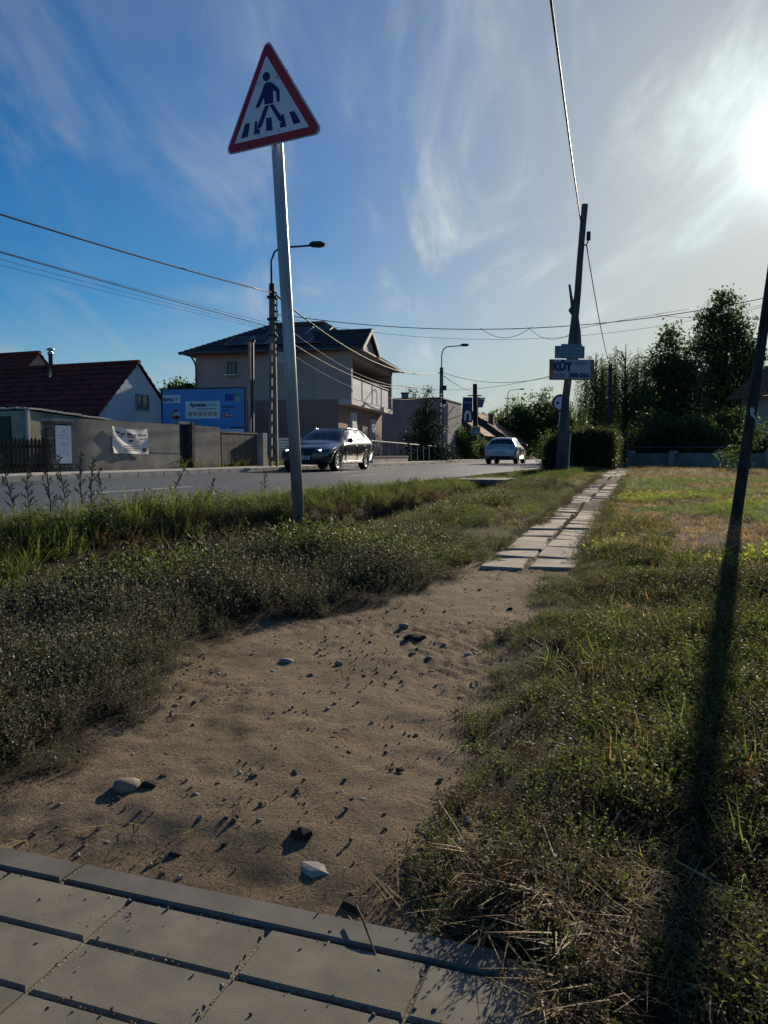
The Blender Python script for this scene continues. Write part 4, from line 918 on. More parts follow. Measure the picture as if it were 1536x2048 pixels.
def make_car(name, label, loc, heading, st, paint, wheels, hw, wr, plate_txt, kind):
    r = thing(name, (0, 0, 0), label, 'car')
    me = car_mesh(st, paint, carglass, [(w, wr + .055) for w in wheels], hw)
    body = link('body', split(me, (0, 4)), None, r, True); body.data.materials.append(paint)
    for nm, idx, tests in (('side_window', (1,), (lambda c: c.y > 0, lambda c: c.y < 0)), ('windscreen', (2,), (None,)), ('rear_window', (3,), (None,))):
        for t_ in tests: link(nm, split(me, idx, t_), carglass, r, True)
    for w in wheels:
        for s_ in (-1, 1):
            y0 = s_ * (hw - .13)
            ty = MB().lathe([(wr * .66, -.1), (wr * .9, -.115), (wr, -.08), (wr, .08), (wr * .9, .115), (wr * .66, .1), (wr * .66, -.1)], (w, y0, wr), (0, s_, 0), 26).build('wheel', tyrem, r, True)
            rm = MB(); rm.lathe([(wr * .55, .085), (wr * .66, .1), (wr * .68, .08), (wr * .62, -.05), (.0, -.05)], (w, y0, wr), (0, s_, 0), 24)
            for k in range(7):
                t_ = 2 * math.pi * k / 7; dv = Vector((math.cos(t_), 0, math.sin(t_))); tv = Vector((-math.sin(t_), 0, math.cos(t_)))
                rm.box(Vector((w, y0 + s_ * .07, wr)) + dv * (wr * .33), (wr * .6, .025, .045), (dv, YA, tv))
            rm.lathe([(0, .09), (.05, .085), (.055, .05)], (w, y0, wr), (0, s_, 0), 12); rm.build('rim', rimm, ty)
    xf, xr = st[0][0], st[-1][0]
    black = mat('black_trim', (.012, .012, .013), .5, bump=0)
    for s_ in (-1, 1):
        mi_ = MB(); mi_.lathe([(0, -.09), (.06, -.08), (.085, 0), (.07, .07), (0, .09)], (kind['mirror'], s_ * (hw + .1), kind['mz']), (0, 1, 0), 10); mi_.box((kind['mirror'] - .0, s_ * (hw - .01), kind['mz'] - .05), (.06, .12, .03)); mi_.build('wing_mirror', paint if kind['t'] == 'f' else black, r, True)
        for hx in kind['handles']: MB().box((hx, s_ * (hw - .005), .82), (.2, .03, .03)).build('door_handle', rimm, r, bevel=.008)
        gl = MB(); gl.box((sum(wheels) / 2, s_ * (hw - .012), .27), (1.9, .02, .03)); gl.build('sill_strip', rimm, r)
        for hx in kind['seams']: MB().box((hx, s_ * (hw - .001), .58), (.008, .02, .55)).build('door_seam', black, r)
    if kind['t'] == 'f':
        hl = mat('headlamp_lens', (.35, .37, .4), .1, bump=0, var=.05)
        lit = bpy.data.materials.new('lit_lamp'); lit.use_nodes = True; e_ = lit.node_tree.nodes['Principled BSDF']; e_.inputs['Emission Color'].default_value = (1, .95, .85, 1); e_.inputs['Emission Strength'].default_value = 6
        for s_ in (-1, 1):
            h_ = MB().add([(xf - .05, s_ * .42, .68), (xf - .24, s_ * .76, .7), (xf - .26, s_ * .78, .6), (xf - .04, s_ * .45, .55), (xf - .2, s_ * .42, .7), (xf - .4, s_ * .78, .72), (xf - .4, s_ * .78, .58), (xf - .2, s_ * .44, .53)], [(0, 1, 2, 3), (7, 6, 5, 4), (0, 4, 5, 1), (1, 5, 6, 2), (2, 6, 7, 3), (3, 7, 4, 0)]).build('headlight', hl, r)
            MB().lathe([(0, .03), (.055, .02), (.06, -.03)], (xf - .1, s_ * .55, .625), (1, 0, 0), 12).build('bulb', lit, h_)
            for k in range(1):
                gk = MB(); gk.box((xf + .005, s_ * .17, .57), (.03, .28, .15)); gk.build('grille', black, r, bevel=.02)
        MB().box((xf + .01, 0, .3), (.04, .95, .14)).build('air_intake', black, r)
        MB().box((xf + .035, 0, .43), (.015, .52, .11)).build('number_plate', pvc, r)
        text(plate_txt, navy, r, Vector((xf + .044, -.02, .395)), Vector((0, 1, 0)), Z1, .07, bold=.003, width=.22)
        for s_ in (-1, 1): MB().tube([(.05, s_ * .56, 1.36), (-.3, s_ * .57, 1.40), (-1.2, s_ * .56, 1.39), (-1.7, s_ * .53, 1.335)], .022, 6).build('roof_rail', rimm, r, True)
    else:
        rl_ = mat('tail_lamp', (.2, .015, .02), .25, bump=0)
        for s_ in (-1, 1):
            MB().add([(xr + .1, s_ * .5, .95), (xr + .36, s_ * .83, .98), (xr + .32, s_ * .85, .78), (xr - .0, s_ * .58, .8), (xr + .3, s_ * .5, .95), (xr + .5, s_ * .8, .98), (xr + .5, s_ * .8, .78), (xr + .3, s_ * .58, .8)], [(0, 1, 2, 3), (7, 6, 5, 4), (0, 4, 5, 1), (1, 5, 6, 2), (2, 6, 7, 3), (3, 7, 4, 0)]).build('tail_light', rl_, r)
        pl_ = MB().box((xr - .03, 0, .63), (.02, .52, .11)).build('number_plate', pvc, r)
        pm = MB()
        for k in range(6): pm.box((xr - .042, -.18 + k * .07 + (.03 if k > 2 else 0), .63), (.004, .035, .06))
        pm.build('plate_print', navy, pl_)
        MB().box((xr - .0, 0, .5), (.05, 1.4, .16)).build('bumper', paint, r, bevel=.02); MB().box((xr + .0, 0, .36), (.05, 1.1, .1)).build('bumper_insert', black, r)
        MB().tube([(xr + .0, .05, .93), (xr - .03, .0, .99), (xr + .0, -.25, .95)], .008, 5).build('wiper', black, r)
        MB().lathe([(0, 0), (.05, 0), (.05, .01), (0, .01)], (xr - .02, 0, .86), (-1, 0, 0), 12).build('badge', rimm, r)
    r.matrix_basis = Matrix.Translation(loc) @ Matrix.Rotation(heading, 4, 'Z')
    return r
wagon = [(2.22, .3, .56, .6, .55, .45, ''), (2.14, .22, .68, .72, .78, .6, ''), (1.75, .2, .76, .82, .88, .7, ''), (1.25, .19, .82, .9, .9, .74, ''), (.95, .19, .86, .95, .9, .72, 'w'), (.55, .19, .9, 1.2, .9, .66, 'ws'), (.12, .19, .92, 1.385, .9, .6, 's'),
         (-.35, .19, .93, 1.42, .9, .61, ''), (-.43, .19, .93, 1.42, .9, .61, 's'), (-1.15, .2, .95, 1.41, .9, .6, ''), (-1.23, .2, .95, 1.405, .9, .6, 's'), (-1.8, .22, .97, 1.385, .89, .58, ''), (-2.02, .24, .98, 1.35, .88, .57, 'r'), (-2.2, .28, .98, 1.03, .85, .64, ''), (-2.26, .34, .82, .88, .76, .58, ''), (-2.28, .42, .62, .66, .66, .5, '')]
p_dark = mat('dark_car_paint', (.012, .016, .032), .22, metal=.3, var=.05, bump=0, coat=1, spec=.5)
hd_ = math.atan2(-.954, -.30)
make_car('estate_car', 'dark blue estate car with lit headlights driving towards the viewer', (-1.86, 26.0, .222), hd_, wagon, p_dark, (1.4, -1.36), .9, .325, '248', dict(t='f', mirror=.62, mz=.98, handles=(-.3, -1.12), seams=(.75, -.39, -1.19)))
hatch = [(1.9, .3, .56, .6, .5, .4, ''), (1.8, .22, .68, .74, .76, .6, ''), (1.4, .2, .8, .88, .86, .7, ''), (1.0, .19, .86, .98, .87, .7, 'w'), (.55, .19, .9, 1.22, .87, .64, 'ws'), (.15, .19, .92, 1.39, .87, .59, 's'), (-.4, .19, .93, 1.43, .87, .6, ''), (-.48, .19, .93, 1.43, .87, .6, 's'),
         (-1.1, .2, .96, 1.41, .87, .59, ''), (-1.42, .22, .98, 1.36, .87, .58, 'r'), (-1.72, .26, .98, 1.02, .86, .64, ''), (-1.83, .3, .88, .93, .84, .64, ''), (-1.9, .36, .7, .76, .78, .6, '')]
p_silver = mat('silver_car_paint', (.42, .43, .45), .3, metal=.35, var=.04, bump=0, coat=1, spec=.5)
make_car('hatchback', 'silver blue hatchback driving away along the road', (6.75, 42.6, .222), math.atan2(.945, .325), hatch, p_silver, (1.18, -1.2), .87, .31, '', dict(t='r', mirror=.65, mz=.97, handles=(-.35,), seams=(.7, -.55)))
q = P(1253, 914, 88)
make_car('parked_car', 'tiny dark green car parked at the far end of the slab path', (q.x, 90, .26), math.atan2(-.945, -.325), [tuple(list(s_)) for s_ in hatch], mat('green_car_paint', (.03, .05, .045), .3, metal=.3, bump=0, coat=1), (1.18, -1.2), .87, .31, '', dict(t='f', mirror=.65, mz=.97, handles=(-.35,), seams=(.7, -.55)))

# ------------------------------------------------------------------ trees, hedges
bark = mat('bark', (.07, .06, .05), .95, var=.3, scale=6, bump=.5, streak=(4, 4, .6))
lf_dark = leafmat('leaf_dark', (.046, .07, .036), (.11, .165, .045), .42); lf_mid = leafmat('leaf_mid', (.045, .075, .028), (.10, .17, .04), .45); lf_con = leafmat('leaf_conifer', (.02, .034, .024), (.03, .05, .03), .25)
lf_birch = leafmat('leaf_birch', (.05, .075, .03), (.12, .17, .05), .45); lf_hedge = leafmat('leaf_hedge', (.034, .048, .022), (.085, .11, .028), .35); lf_light = leafmat('leaf_light', (.05, .075, .028), (.11, .16, .04), .4)
def leaves(C, n, sig, size, asp=.6, droop=0.):
    """n leaf quads scattered about each centre in C"""
    C = np.repeat(np.asarray(C, float), n, 0); m_ = len(C)
    P_ = C + rng.normal(0, 1, (m_, 3)) * sig
    a = rng.normal(0, 1, (m_, 3)); a[:, 2] -= droop; a /= np.linalg.norm(a, axis=1)[:, None]
    b = rng.normal(0, 1, (m_, 3)); b -= a * (a * b).sum(1)[:, None]; b /= np.linalg.norm(b, axis=1)[:, None]
    s_ = size * rng.uniform(.6, 1.4, m_)[:, None]
    V_ = np.stack([P_ - a * s_ * .5, P_ + b * s_ * asp * .5, P_ + a * s_ * .5, P_ - b * s_ * asp * .5], 1).reshape(-1, 3)
    return V_, np.arange(m_ * 4).reshape(-1, 4)
def tree(name, label, cat, base, blobs, nclump, nleaf, size, m, group=None, tr=.16, sig=.28, asp=.6, fill=.5):
    """blobs: (dx, dy, z, rx, ry, rz) crown masses relative to the foot"""
    t_ = thing(name, base, label, cat, group); C = []
    vol = np.array([b[3] * b[4] * b[5] for b in blobs]) ** .75; vol /= vol.sum()
    for b, w in zip(blobs, vol):
        k = max(4, int(nclump * w)); d_ = rng.normal(0, 1, (k, 3)); d_ /= np.linalg.norm(d_, axis=1)[:, None]
        rr = rng.uniform(0, 1, k) ** fill * rng.uniform(.82, 1.12, k)
        C.append(np.array([base[0] + b[0], base[1] + b[1], b[2]]) + d_ * rr[:, None] * np.array(b[3:6]))
    C = np.concatenate(C); C[:, 2] = np.maximum(C[:, 2], base[2] + .1)
    V_, F_ = leaves(C, nleaf, np.array([sig, sig, sig * .75]), size, asp); quadmesh('crown', V_, F_, m, t_)
    top = max(b[2] for b in blobs); tk = MB(); cx_ = np.mean([b[0] for b in blobs]); b0 = Vector(base)
    tk.tube([b0 - Z1 * .1, b0 + Vector((cx_ * .2, 0, (top - base[2]) * .3)), b0 + Vector((cx_ * .6, 0, (top - base[2]) * .65)), b0 + Vector((cx_, 0, top - base[2]))], [tr, tr * .8, tr * .5, tr * .15], 8)
    for i in rng.choice(len(C), min(22, len(C)), replace=False):
        e = Vector(C[i]); s_ = b0 + Z1 * ((e.z - b0.z) * random.uniform(.35, .75)) + XA * cx_ * .4; mid2 = (s_ + e) / 2 + Z1 * random.uniform(0, .2)
        tk.tube([s_, mid2, e], [tr * .3, tr * .2, tr * .06], 5, False)
    tk.build('trunk', bark, t_); return t_
def at(x, Y, z=None): v = px(x, 900, Y); return (v.x, Y, .25 if z is None else z)
def zt(y, Y): return px(768, y, Y).z
Y = 55; z_ = zt(570, Y)
tree('tall_tree', 'tallest tree at the right with dense blue green crown and ragged top', 'tree', at(1440, Y), [(.05, 0, z_ * .93, .65, .7, z_ * .075), (-.2, 0, z_ * .83, 1.5, 1.4, z_ * .1), (1.0, 0, z_ * .76, 1.1, 1.2, z_ * .1), (-.9, 0, z_ * .68, 1.5, 1.6, z_ * .13), (.9, 0, z_ * .6, 1.9, 1.8, z_ * .14), (2.0, 0, z_ * .56, .9, 1, z_ * .12), (-1.2, 0, z_ * .46, 2.2, 2, z_ * .17), (1.3, 0, z_ * .4, 2.0, 2, z_ * .17), (0, 0, z_ * .24, 3.2, 2.4, z_ * .19)], 1050, 30, .21, lf_dark, tr=.28, sig=.3, fill=.42)
Y = 52; z_ = zt(650, Y)
tree('round_tree', 'broad dark tree left of the tallest tree with rounded top', 'tree', at(1340, Y), [(-.1, 0, z_ * .88, .9, 1.0, z_ * .11), (-.8, 0, z_ * .72, 1.2, 1.3, z_ * .15), (.8, 0, z_ * .7, 1.2, 1.3, z_ * .16), (0, 0, z_ * .58, 1.9, 1.7, z_ * .18), (-.6, 0, z_ * .38, 2.0, 1.8, z_ * .2), (.9, 0, z_ * .36, 2.0, 1.8, z_ * .2), (0, 0, z_ * .2, 2.4, 1.9, z_ * .18)], 760, 30, .2, lf_dark, tr=.22, sig=.28, fill=.42)
tree('dark_bush', 'large dark bush below the trees beside the far end of the slab path', 'bush', at(1318, 34), [(1.9, 0, 1.1, 1.1, 1, 1.2), (0, 0, 1.3, 1.3, 1.1, 1.4), (.9, 0, 1.0, 1.1, 1, 1.1), (-.5, .5, .8, .8, .8, .8)], 470, 36, .13, lf_hedge, tr=.06, sig=.2)
tree('light_bush', 'lighter green bush with sunlit leaves above the low garden wall', 'bush', at(1398, 33), [(-.2, 0, 1.7, .9, .8, 1.0), (.6, 0, 1.1, .9, .8, .8), (1.0, -.4, .8, .6, .5, .5)], 150, 34, .13, lf_light, tr=.05, sig=.2)
tree('dark_bush', 'dark bush behind the low garden wall right of the lighter green bush', 'bush', at(1462, 35), [(0, 0, 1.4, 1.1, 1, 1.4), (.8, 0, 1.0, 1, 1, 1.0)], 240, 34, .14, lf_hedge, tr=.05, sig=.22)
tree('climbing_shrub', 'thin shrub with pale leaves close behind the leaning pole', 'shrub', at(1503, 24, .25), [(0, 0, 1.3, .35, .3, .8), (-.5, 0, .7, .5, .3, .4)], 40, 22, .09, lf_light, tr=.03, sig=.16)
# weeping birches
def birch(label, x, Y, ytop, hw, ns, seed):
    r_ = np.random.default_rng(seed); b = Vector(at(x, Y)); H = zt(ytop, Y) - b.z; t_ = thing('weeping_birch', b, label, 'tree', 'weeping birches'); tk = MB(); P_ = []; A_ = []
    tk.tube([b - Z1 * .1, b + Z1 * H * .4 + XA * .1, b + Z1 * H * .75, b + Z1 * H * .98], [.15, .11, .06, .02], 8)
    for k in range(ns):
        th = r_.uniform(0, 2 * math.pi); rad = hw * r_.uniform(.15, 1) ** .7; zt_ = H * (r_.uniform(.45, .99) - .28 * (rad / hw) ** 2 * r_.uniform(.3, 1)); L_ = H * r_.uniform(.12, .42)
        s_ = b + Vector((math.cos(th) * rad, math.sin(th) * rad, zt_))
        if k % 4 == 0: tk.tube([b + Z1 * max(.3, zt_ - rad * .9), b + Vector((math.cos(th) * rad * .5, math.sin(th) * rad * .5, zt_ - rad * .15)), s_], [.035, .02, .008], 4, False)
        n_ = int(L_ / .05)
        for i in range(n_):
            q_ = s_ + Vector((r_.normal(0, .05) + .1 * math.sin(i * .1 + k) * i / n_, r_.normal(0, .05), -L_ * i / n_)); P_.append(q_)
    V_, F_ = leaves([tuple(p_) for p_ in P_], 2, np.array([.05, .05, .04]), .11, .45, droop=1.5); quadmesh('crown', V_, F_, lf_birch, t_); tk.build('trunk', bark, t_)
birch('weeping birch with hanging twigs just right of the dark wooden pole', 1247, 50, 683, 1.75, 330, 3); birch('weeping birch with thinner crown just right of the drilling sign', 1188, 52, 700, 1.35, 230, 4); birch('smaller weeping birch between the tall birch and the broad dark tree', 1288, 54, 722, 1.0, 150, 5)
# trees along the far road
Y = 85
for i, (x, yt, hw, lb) in enumerate(((1002, 835, 1.3, 'small dark tree above the roof of the silver hatchback'), (1035, 788, 2.2, 'dark roadside tree in front of the far street lamp'), (1080, 774, 2.6, 'tallest of the dark roadside trees left of the round sign'), (1122, 792, 2.2, 'dark roadside tree directly behind the wooden pole with signs'))):
    zz2 = zt(yt, Y + i); tree('roadside_tree', lb, 'tree', at(x, Y + i), [(0, 0, zz2 * .72, hw * .75, hw * .7, zz2 * .26), (-hw * .4, 0, zz2 * .5, hw * .7, hw, zz2 * .3), (hw * .4, 0, zz2 * .55, hw * .7, hw, zz2 * .3), (0, 0, zz2 * .25, hw, hw, zz2 * .26)], 300, 26, .24, lf_mid, group='trees along the far road', tr=.2, sig=.32)
tree('willow_shrub', 'drooping light green shrub at the left end of the clipped hedge', 'shrub', at(1099, 33), [(0, 0, 1.4, .35, .3, .5), (-.2, 0, .9, .3, .3, .5)], 50, 22, .09, lf_light, tr=.03, sig=.13)
Y = 49
cz = zt(778, Y)
con = [(0, 0, cz - .35, .3, .3, .5)] + [(random.uniform(-.2, .2), 0, cz * f_, .22 + (1 - f_) * 2.0, .2 + (1 - f_) * 1.8, .45) for f_ in (.82, .7, .58, .46, .34, .22, .12)]
tree('conifer', 'dark conifer with upright shoots between the balcony house and second lattice pole', 'tree', at(852, Y), con, 420, 30, .16, lf_con, tr=.14, sig=.2, asp=.3)
tree('conifer', 'smaller conifer top showing beside the chimney of the grey building', 'tree', at(824, 62), [(0, 0, zt(790, 62), .4, .4, .7), (.2, 0, zt(812, 62), .9, .8, .9), (0, 0, 3, 1.4, 1.3, 2.5)], 140, 26, .18, lf_con, tr=.12, sig=.2, asp=.3)
tree('green_bush', 'big green bush behind the white utility cabinet', 'bush', at(915, 60), [(0, 0, 1.6, 1.1, 1, 1.3), (-.7, 0, 1.5, .9, .9, 1.5), (.7, 0, 1.1, .8, .8, 1.1)], 240, 32, .17, lf_mid, tr=.06, sig=.24)
tree('green_bush', 'small yellowish bush just left of the silver hatchback', 'bush', at(966, 62), [(0, 0, 1.0, .55, .5, .9)], 60, 26, .14, lf_light, tr=.04, sig=.2)
tree('walnut_tree', 'leafy tree showing above the billboard beside the house', 'tree', at(356, 40), [(0, 0, 3.6, 1.2, .9, .9), (.6, 0, 4.0, .6, .6, .55), (-.9, 0, 3.0, .7, .6, .8)], 120, 24, .2, lf_mid, tr=.12, sig=.24)
# clipped hedge along the path
hg = thing('clipped_hedge', (6.2, 26, .2), 'dark clipped hedge beside the slab path behind the wooden pole', 'hedge')
hA = Vector((5.15, 24.9, 0)); hW, hL, hH = 2.15, 17, 1.28
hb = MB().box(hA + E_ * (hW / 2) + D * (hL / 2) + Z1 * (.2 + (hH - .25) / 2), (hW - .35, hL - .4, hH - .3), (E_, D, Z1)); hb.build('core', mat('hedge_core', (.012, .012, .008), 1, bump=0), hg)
C = []
for _ in range(5200):
    f_ = random.random(); a, b, c = random.uniform(0, hW), random.uniform(0, hL) ** 1, random.uniform(0, hH)
    if f_ < .4: b = random.uniform(0, .25)
    elif f_ < .62: c = hH - random.uniform(0, .15)
    elif f_ < .84: a = hW - random.uniform(0, .2)
    else: a = random.uniform(0, .2)
    if a < .5 and c > hH - (.5 - a) * 1.1: continue
    w_ = hA + E_ * a + D * b + Z1 * (.2 + c); C.append((w_.x, w_.y, w_.z + .05 * math.sin(a * 5 + b * 3)))
V_, F_ = leaves(C, 11, .09, .07, .6); quadmesh('foliage', V_, F_, lf_hedge, hg)
hg2 = tree('hedge_bush', 'dark loose bush at the path end of the clipped hedge', 'bush', at(1200, 40), [(0, 0, .9, .9, 1.4, .8), (.5, 3, .9, .9, 1.6, .9)], 120, 34, .11, lf_hedge, tr=.04, sig=.18)
# far wood
C = []
for k in range(340):
    x = random.uniform(900, 2100); Yk = random.uniform(130, 190); v = px(x, 900, Yk); hmax = 3 + 5 * float(vnoise(np.array([x / 60.]), np.array([3.]), 1, 2)[0]) + (2.5 if x > 1150 else 0)
    for _ in range(12): C.append((v.x + random.gauss(0, 2), Yk, random.uniform(.5, hmax)))
V_, F_ = leaves(C, 12, .8, .7, .8); stuff(quadmesh('distant_woods', V_, F_, lf_dark)); tag(bpy.data.objects['distant_woods'], 'distant dark wood closing the view behind the road', 'woods')
# culvert
cu = thing('culvert', (2.6, 17.8, .2), 'flat concrete culvert slab bridging the ditch beside the road', 'culvert')
cp = Vector((2.0 + .75, 17.8, 0)); cp.x = float(nearx(17.8)) + .2 + .95
MB().box(cp + Z1 * .15, (2.1, 1.5, .1), (RN, RD, Z1)).build('slab', mat('culvert_concrete', (.17, .155, .13), .95, var=.25, scale=3), cu, bevel=.01)
MB().box(cp - RD * .68 - RN * .75 - Z1 * .05, (.3, .14, .34), (RN, RD, Z1)).build('abutment', conc, cu); MB().box(cp - RD * .68 + RN * .75 - Z1 * .05, (.3, .14, .34), (RN, RD, Z1)).build('abutment', conc, cu)
MB().box(cp + Z1 * -.08, (1.3, .1, .38), (RN, RD, Z1)).build('painted_opening_shade', mat('painted_opening_shade', (.01, .01, .01), 1, bump=0), cu)  # solid black box paints the shade in the hollow beneath the slab

# ------------------------------------------------------------------ ground plants (scattered, uncountable)
PROTO = bpy.data.collections.new('plant_kinds')
def blades(n, L, w, spread, curve, seg=3, r0=.03, r_=None, lo=.1):
    """tuft of curved tapering blades"""
    r_ = r_ or np.random.default_rng(1); V_ = []; F_ = []
    for i in range(n):
        th = r_.uniform(0, 2 * math.pi); rr = r0 * math.sqrt(r_.uniform(0, 1)); b = np.array([rr * math.cos(th), rr * math.sin(th), -.01]); ph = th + r_.normal(0, .8)
        l = L * r_.uniform(.5, 1.1); d_ = np.array([math.cos(ph), math.sin(ph), 0]); side = np.array([-d_[1], d_[0], 0]); ln = r_.uniform(lo, 1) * spread; cv = r_.uniform(.3, 1.2) * curve; k0 = len(V_)
        for s_ in range(seg + 1):
            t = s_ / seg; tilt = ln + cv * t; p_ = b + d_ * (l * t * math.sin(tilt)) + np.array([0, 0, l * t * math.cos(tilt)]); ww = w * (1 - t * .92)
            V_ += [p_ - side * ww / 2, p_ + side * ww / 2]
            if s_: F_.append((k0 + 2 * s_ - 2, k0 + 2 * s_ - 1, k0 + 2 * s_ + 1, k0 + 2 * s_))
    return V_, F_
def knot(n, L, leaf, r_, lean=.9, sd_=1.):
    """low branching herb: thin stems set with small leaves"""
    V_ = []; F_ = []; pale = []
    for i in range(n):
        th = r_.uniform(0, 2 * math.pi); ln = r_.uniform(.05, lean); d_ = np.array([math.cos(th) * math.sin(ln), math.sin(th) * math.sin(ln), math.cos(ln)]); l = L * r_.uniform(.5, 1.1)
        b = np.array([r_.normal(0, .03), r_.normal(0, .03), -.01]); e = b + d_ * l + np.array([0, 0, .15 * l * math.sin(ln)]); sd = np.array([-d_[1], d_[0], 0]) * .0012 + 1e-5; k0 = len(V_)
        V_ += [b - sd, b + sd, e + sd * .5, e - sd * .5]; F_.append((k0, k0 + 1, k0 + 2, k0 + 3)); pale.append(0)
        m_ = int(7 + l / .018)
        for j in range(m_):
            t = (j + .6) / m_; p_ = b + (e - b) * t; a = r_.normal(0, 1, 3); a[2] = abs(a[2]) * .7; a /= np.linalg.norm(a); c = np.cross(a, r_.normal(0, 1, 3)); c /= np.linalg.norm(c) + 1e-9; s_ = leaf * r_.uniform(.6, 1.25); k0 = len(V_)
            fl = r_.uniform() < (.2 if t > .4 else .06) * sd_; 
            if fl: s_ *= .5
            V_ += [p_, p_ + a * s_ * .5 + c * s_ * .2, p_ + a * s_, p_ + a * s_ * .5 - c * s_ * .2]; F_.append((k0, k0 + 1, k0 + 2, k0 + 3)); pale.append(1 if fl else 0)
    return V_, F_, pale
def proto(name, VF, mats):
    me = bpy.data.meshes.new(name); me.from_pydata([tuple(v) for v in VF[0]], [], VF[1])
    for m_ in mats: me.materials.append(m_)
    if len(VF) > 2: me.polygons.foreach_set('material_index', VF[2])
    me.update(); o = bpy.data.objects.new(name, me); return o
kg = leafmat('knotweed_leaf', (.05, .056, .038), (.10, .105, .05), .32, .65); kgn = leafmat('green_herb_leaf', (.046, .062, .023), (.15, .19, .036), .4, .6); kbr = leafmat('brown_herb_leaf', (.075, .054, .034), (.125, .085, .042), .3, .45)
seed = leafmat('pale_seed', (.46, .43, .34), (.5, .46, .33), .3, .4)
gr = leafmat('grass_green', (.06, .088, .026), (.2, .27, .05), .45, .4); gy = leafmat('grass_yellowish', (.14, .115, .05), (.25, .2, .07), .4, .4); gd = leafmat('grass_dry', (.42, .29, .13), (.62, .4, .15), .5, .4); gbrown = leafmat('grass_brown', (.13, .085, .05), (.18, .11, .05), .35, .4)
R_ = np.random.default_rng(11)
KINDS = {}
def kind(nm, objs):
    c = bpy.data.collections.new(nm)
    for o in objs: c.objects.link(o)
    KINDS[nm] = (c, len(objs))
kind('knot', [proto('knot', knot(20, .17, .0155, R_), (kg, seed)) for _ in range(4)] + [proto('knot', knot(14, .18, .02, R_), (kgn, seed)), proto('knot', knot(12, .15, .018, R_), (kbr, seed))])
kind('knot_dark', [proto('knot_dark', knot(22, .10, .0125, R_, 1.25, .3), (kgn, seed)) for _ in range(2)] + [proto('knot_dark', knot(22, .10, .0125, R_, 1.25, .3), (kbr, seed)) for _ in range(2)] + [proto('knot_dark', knot(20, .11, .0125, R_, 1.25, .3), (kg, seed))])
kind('verge', [proto('verge', blades(30, .26, .006, .45, .7, 3, .06, R_), (gr,)) for _ in range(3)] + [proto('verge', blades(24, .24, .005, .5, .8, 3, .06, R_), (gy,)), proto('verge', knot(12, .22, .03, R_, .6), (kgn, seed))])
kind('ditch', [proto('ditch', blades(30, .16, .005, .8, .9, 3, .07, R_), (gbrown,)), proto('ditch', blades(24, .18, .005, .7, .9, 3, .07, R_), (gy,)), proto('ditch', knot(14, .15, .022, R_), (kbr, seed)), proto('ditch', knot(14, .17, .022, R_), (kgn, seed)), proto('ditch', blades(26, .2, .005, .6, .8, 3, .07, R_), (gr,))])
kind('lawn', [proto('lawn', blades(34, .075, .0035, .9, .8, 2, .06, R_), (gy,)), proto('lawn', blades(34, .085, .0035, .8, .8, 2, .06, R_), (gr,)), proto('lawn', blades(28, .07, .0035, 1., .8, 2, .06, R_), (gd,)), proto('lawn', knot(10, .07, .016, R_, 1.2), (kgn, seed)), proto('lawn', knot(10, .07, .016, R_, 1.2), (kbr, seed))])
gl = leafmat('grass_painted_backlight', (.09, .12, .03), (.30, .36, .06), .6, .35)  # lighter copy of the green grass, backlit brightness put into its colour
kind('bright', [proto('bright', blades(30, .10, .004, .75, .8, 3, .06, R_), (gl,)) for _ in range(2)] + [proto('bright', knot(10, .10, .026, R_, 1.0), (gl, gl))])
kind('straw', [proto('straw', blades(9, .1, .0032, 1.55, .04, 2, .05, R_, .88), (gd,)) for _ in range(3)] + [proto('straw', blades(6, .14, .0036, 1.5, .08, 3, .04, R_, .85), (gd,)), proto('straw', blades(9, .07, .0028, 1.55, .05, 2, .05, R_, .88), (gbrown,))])
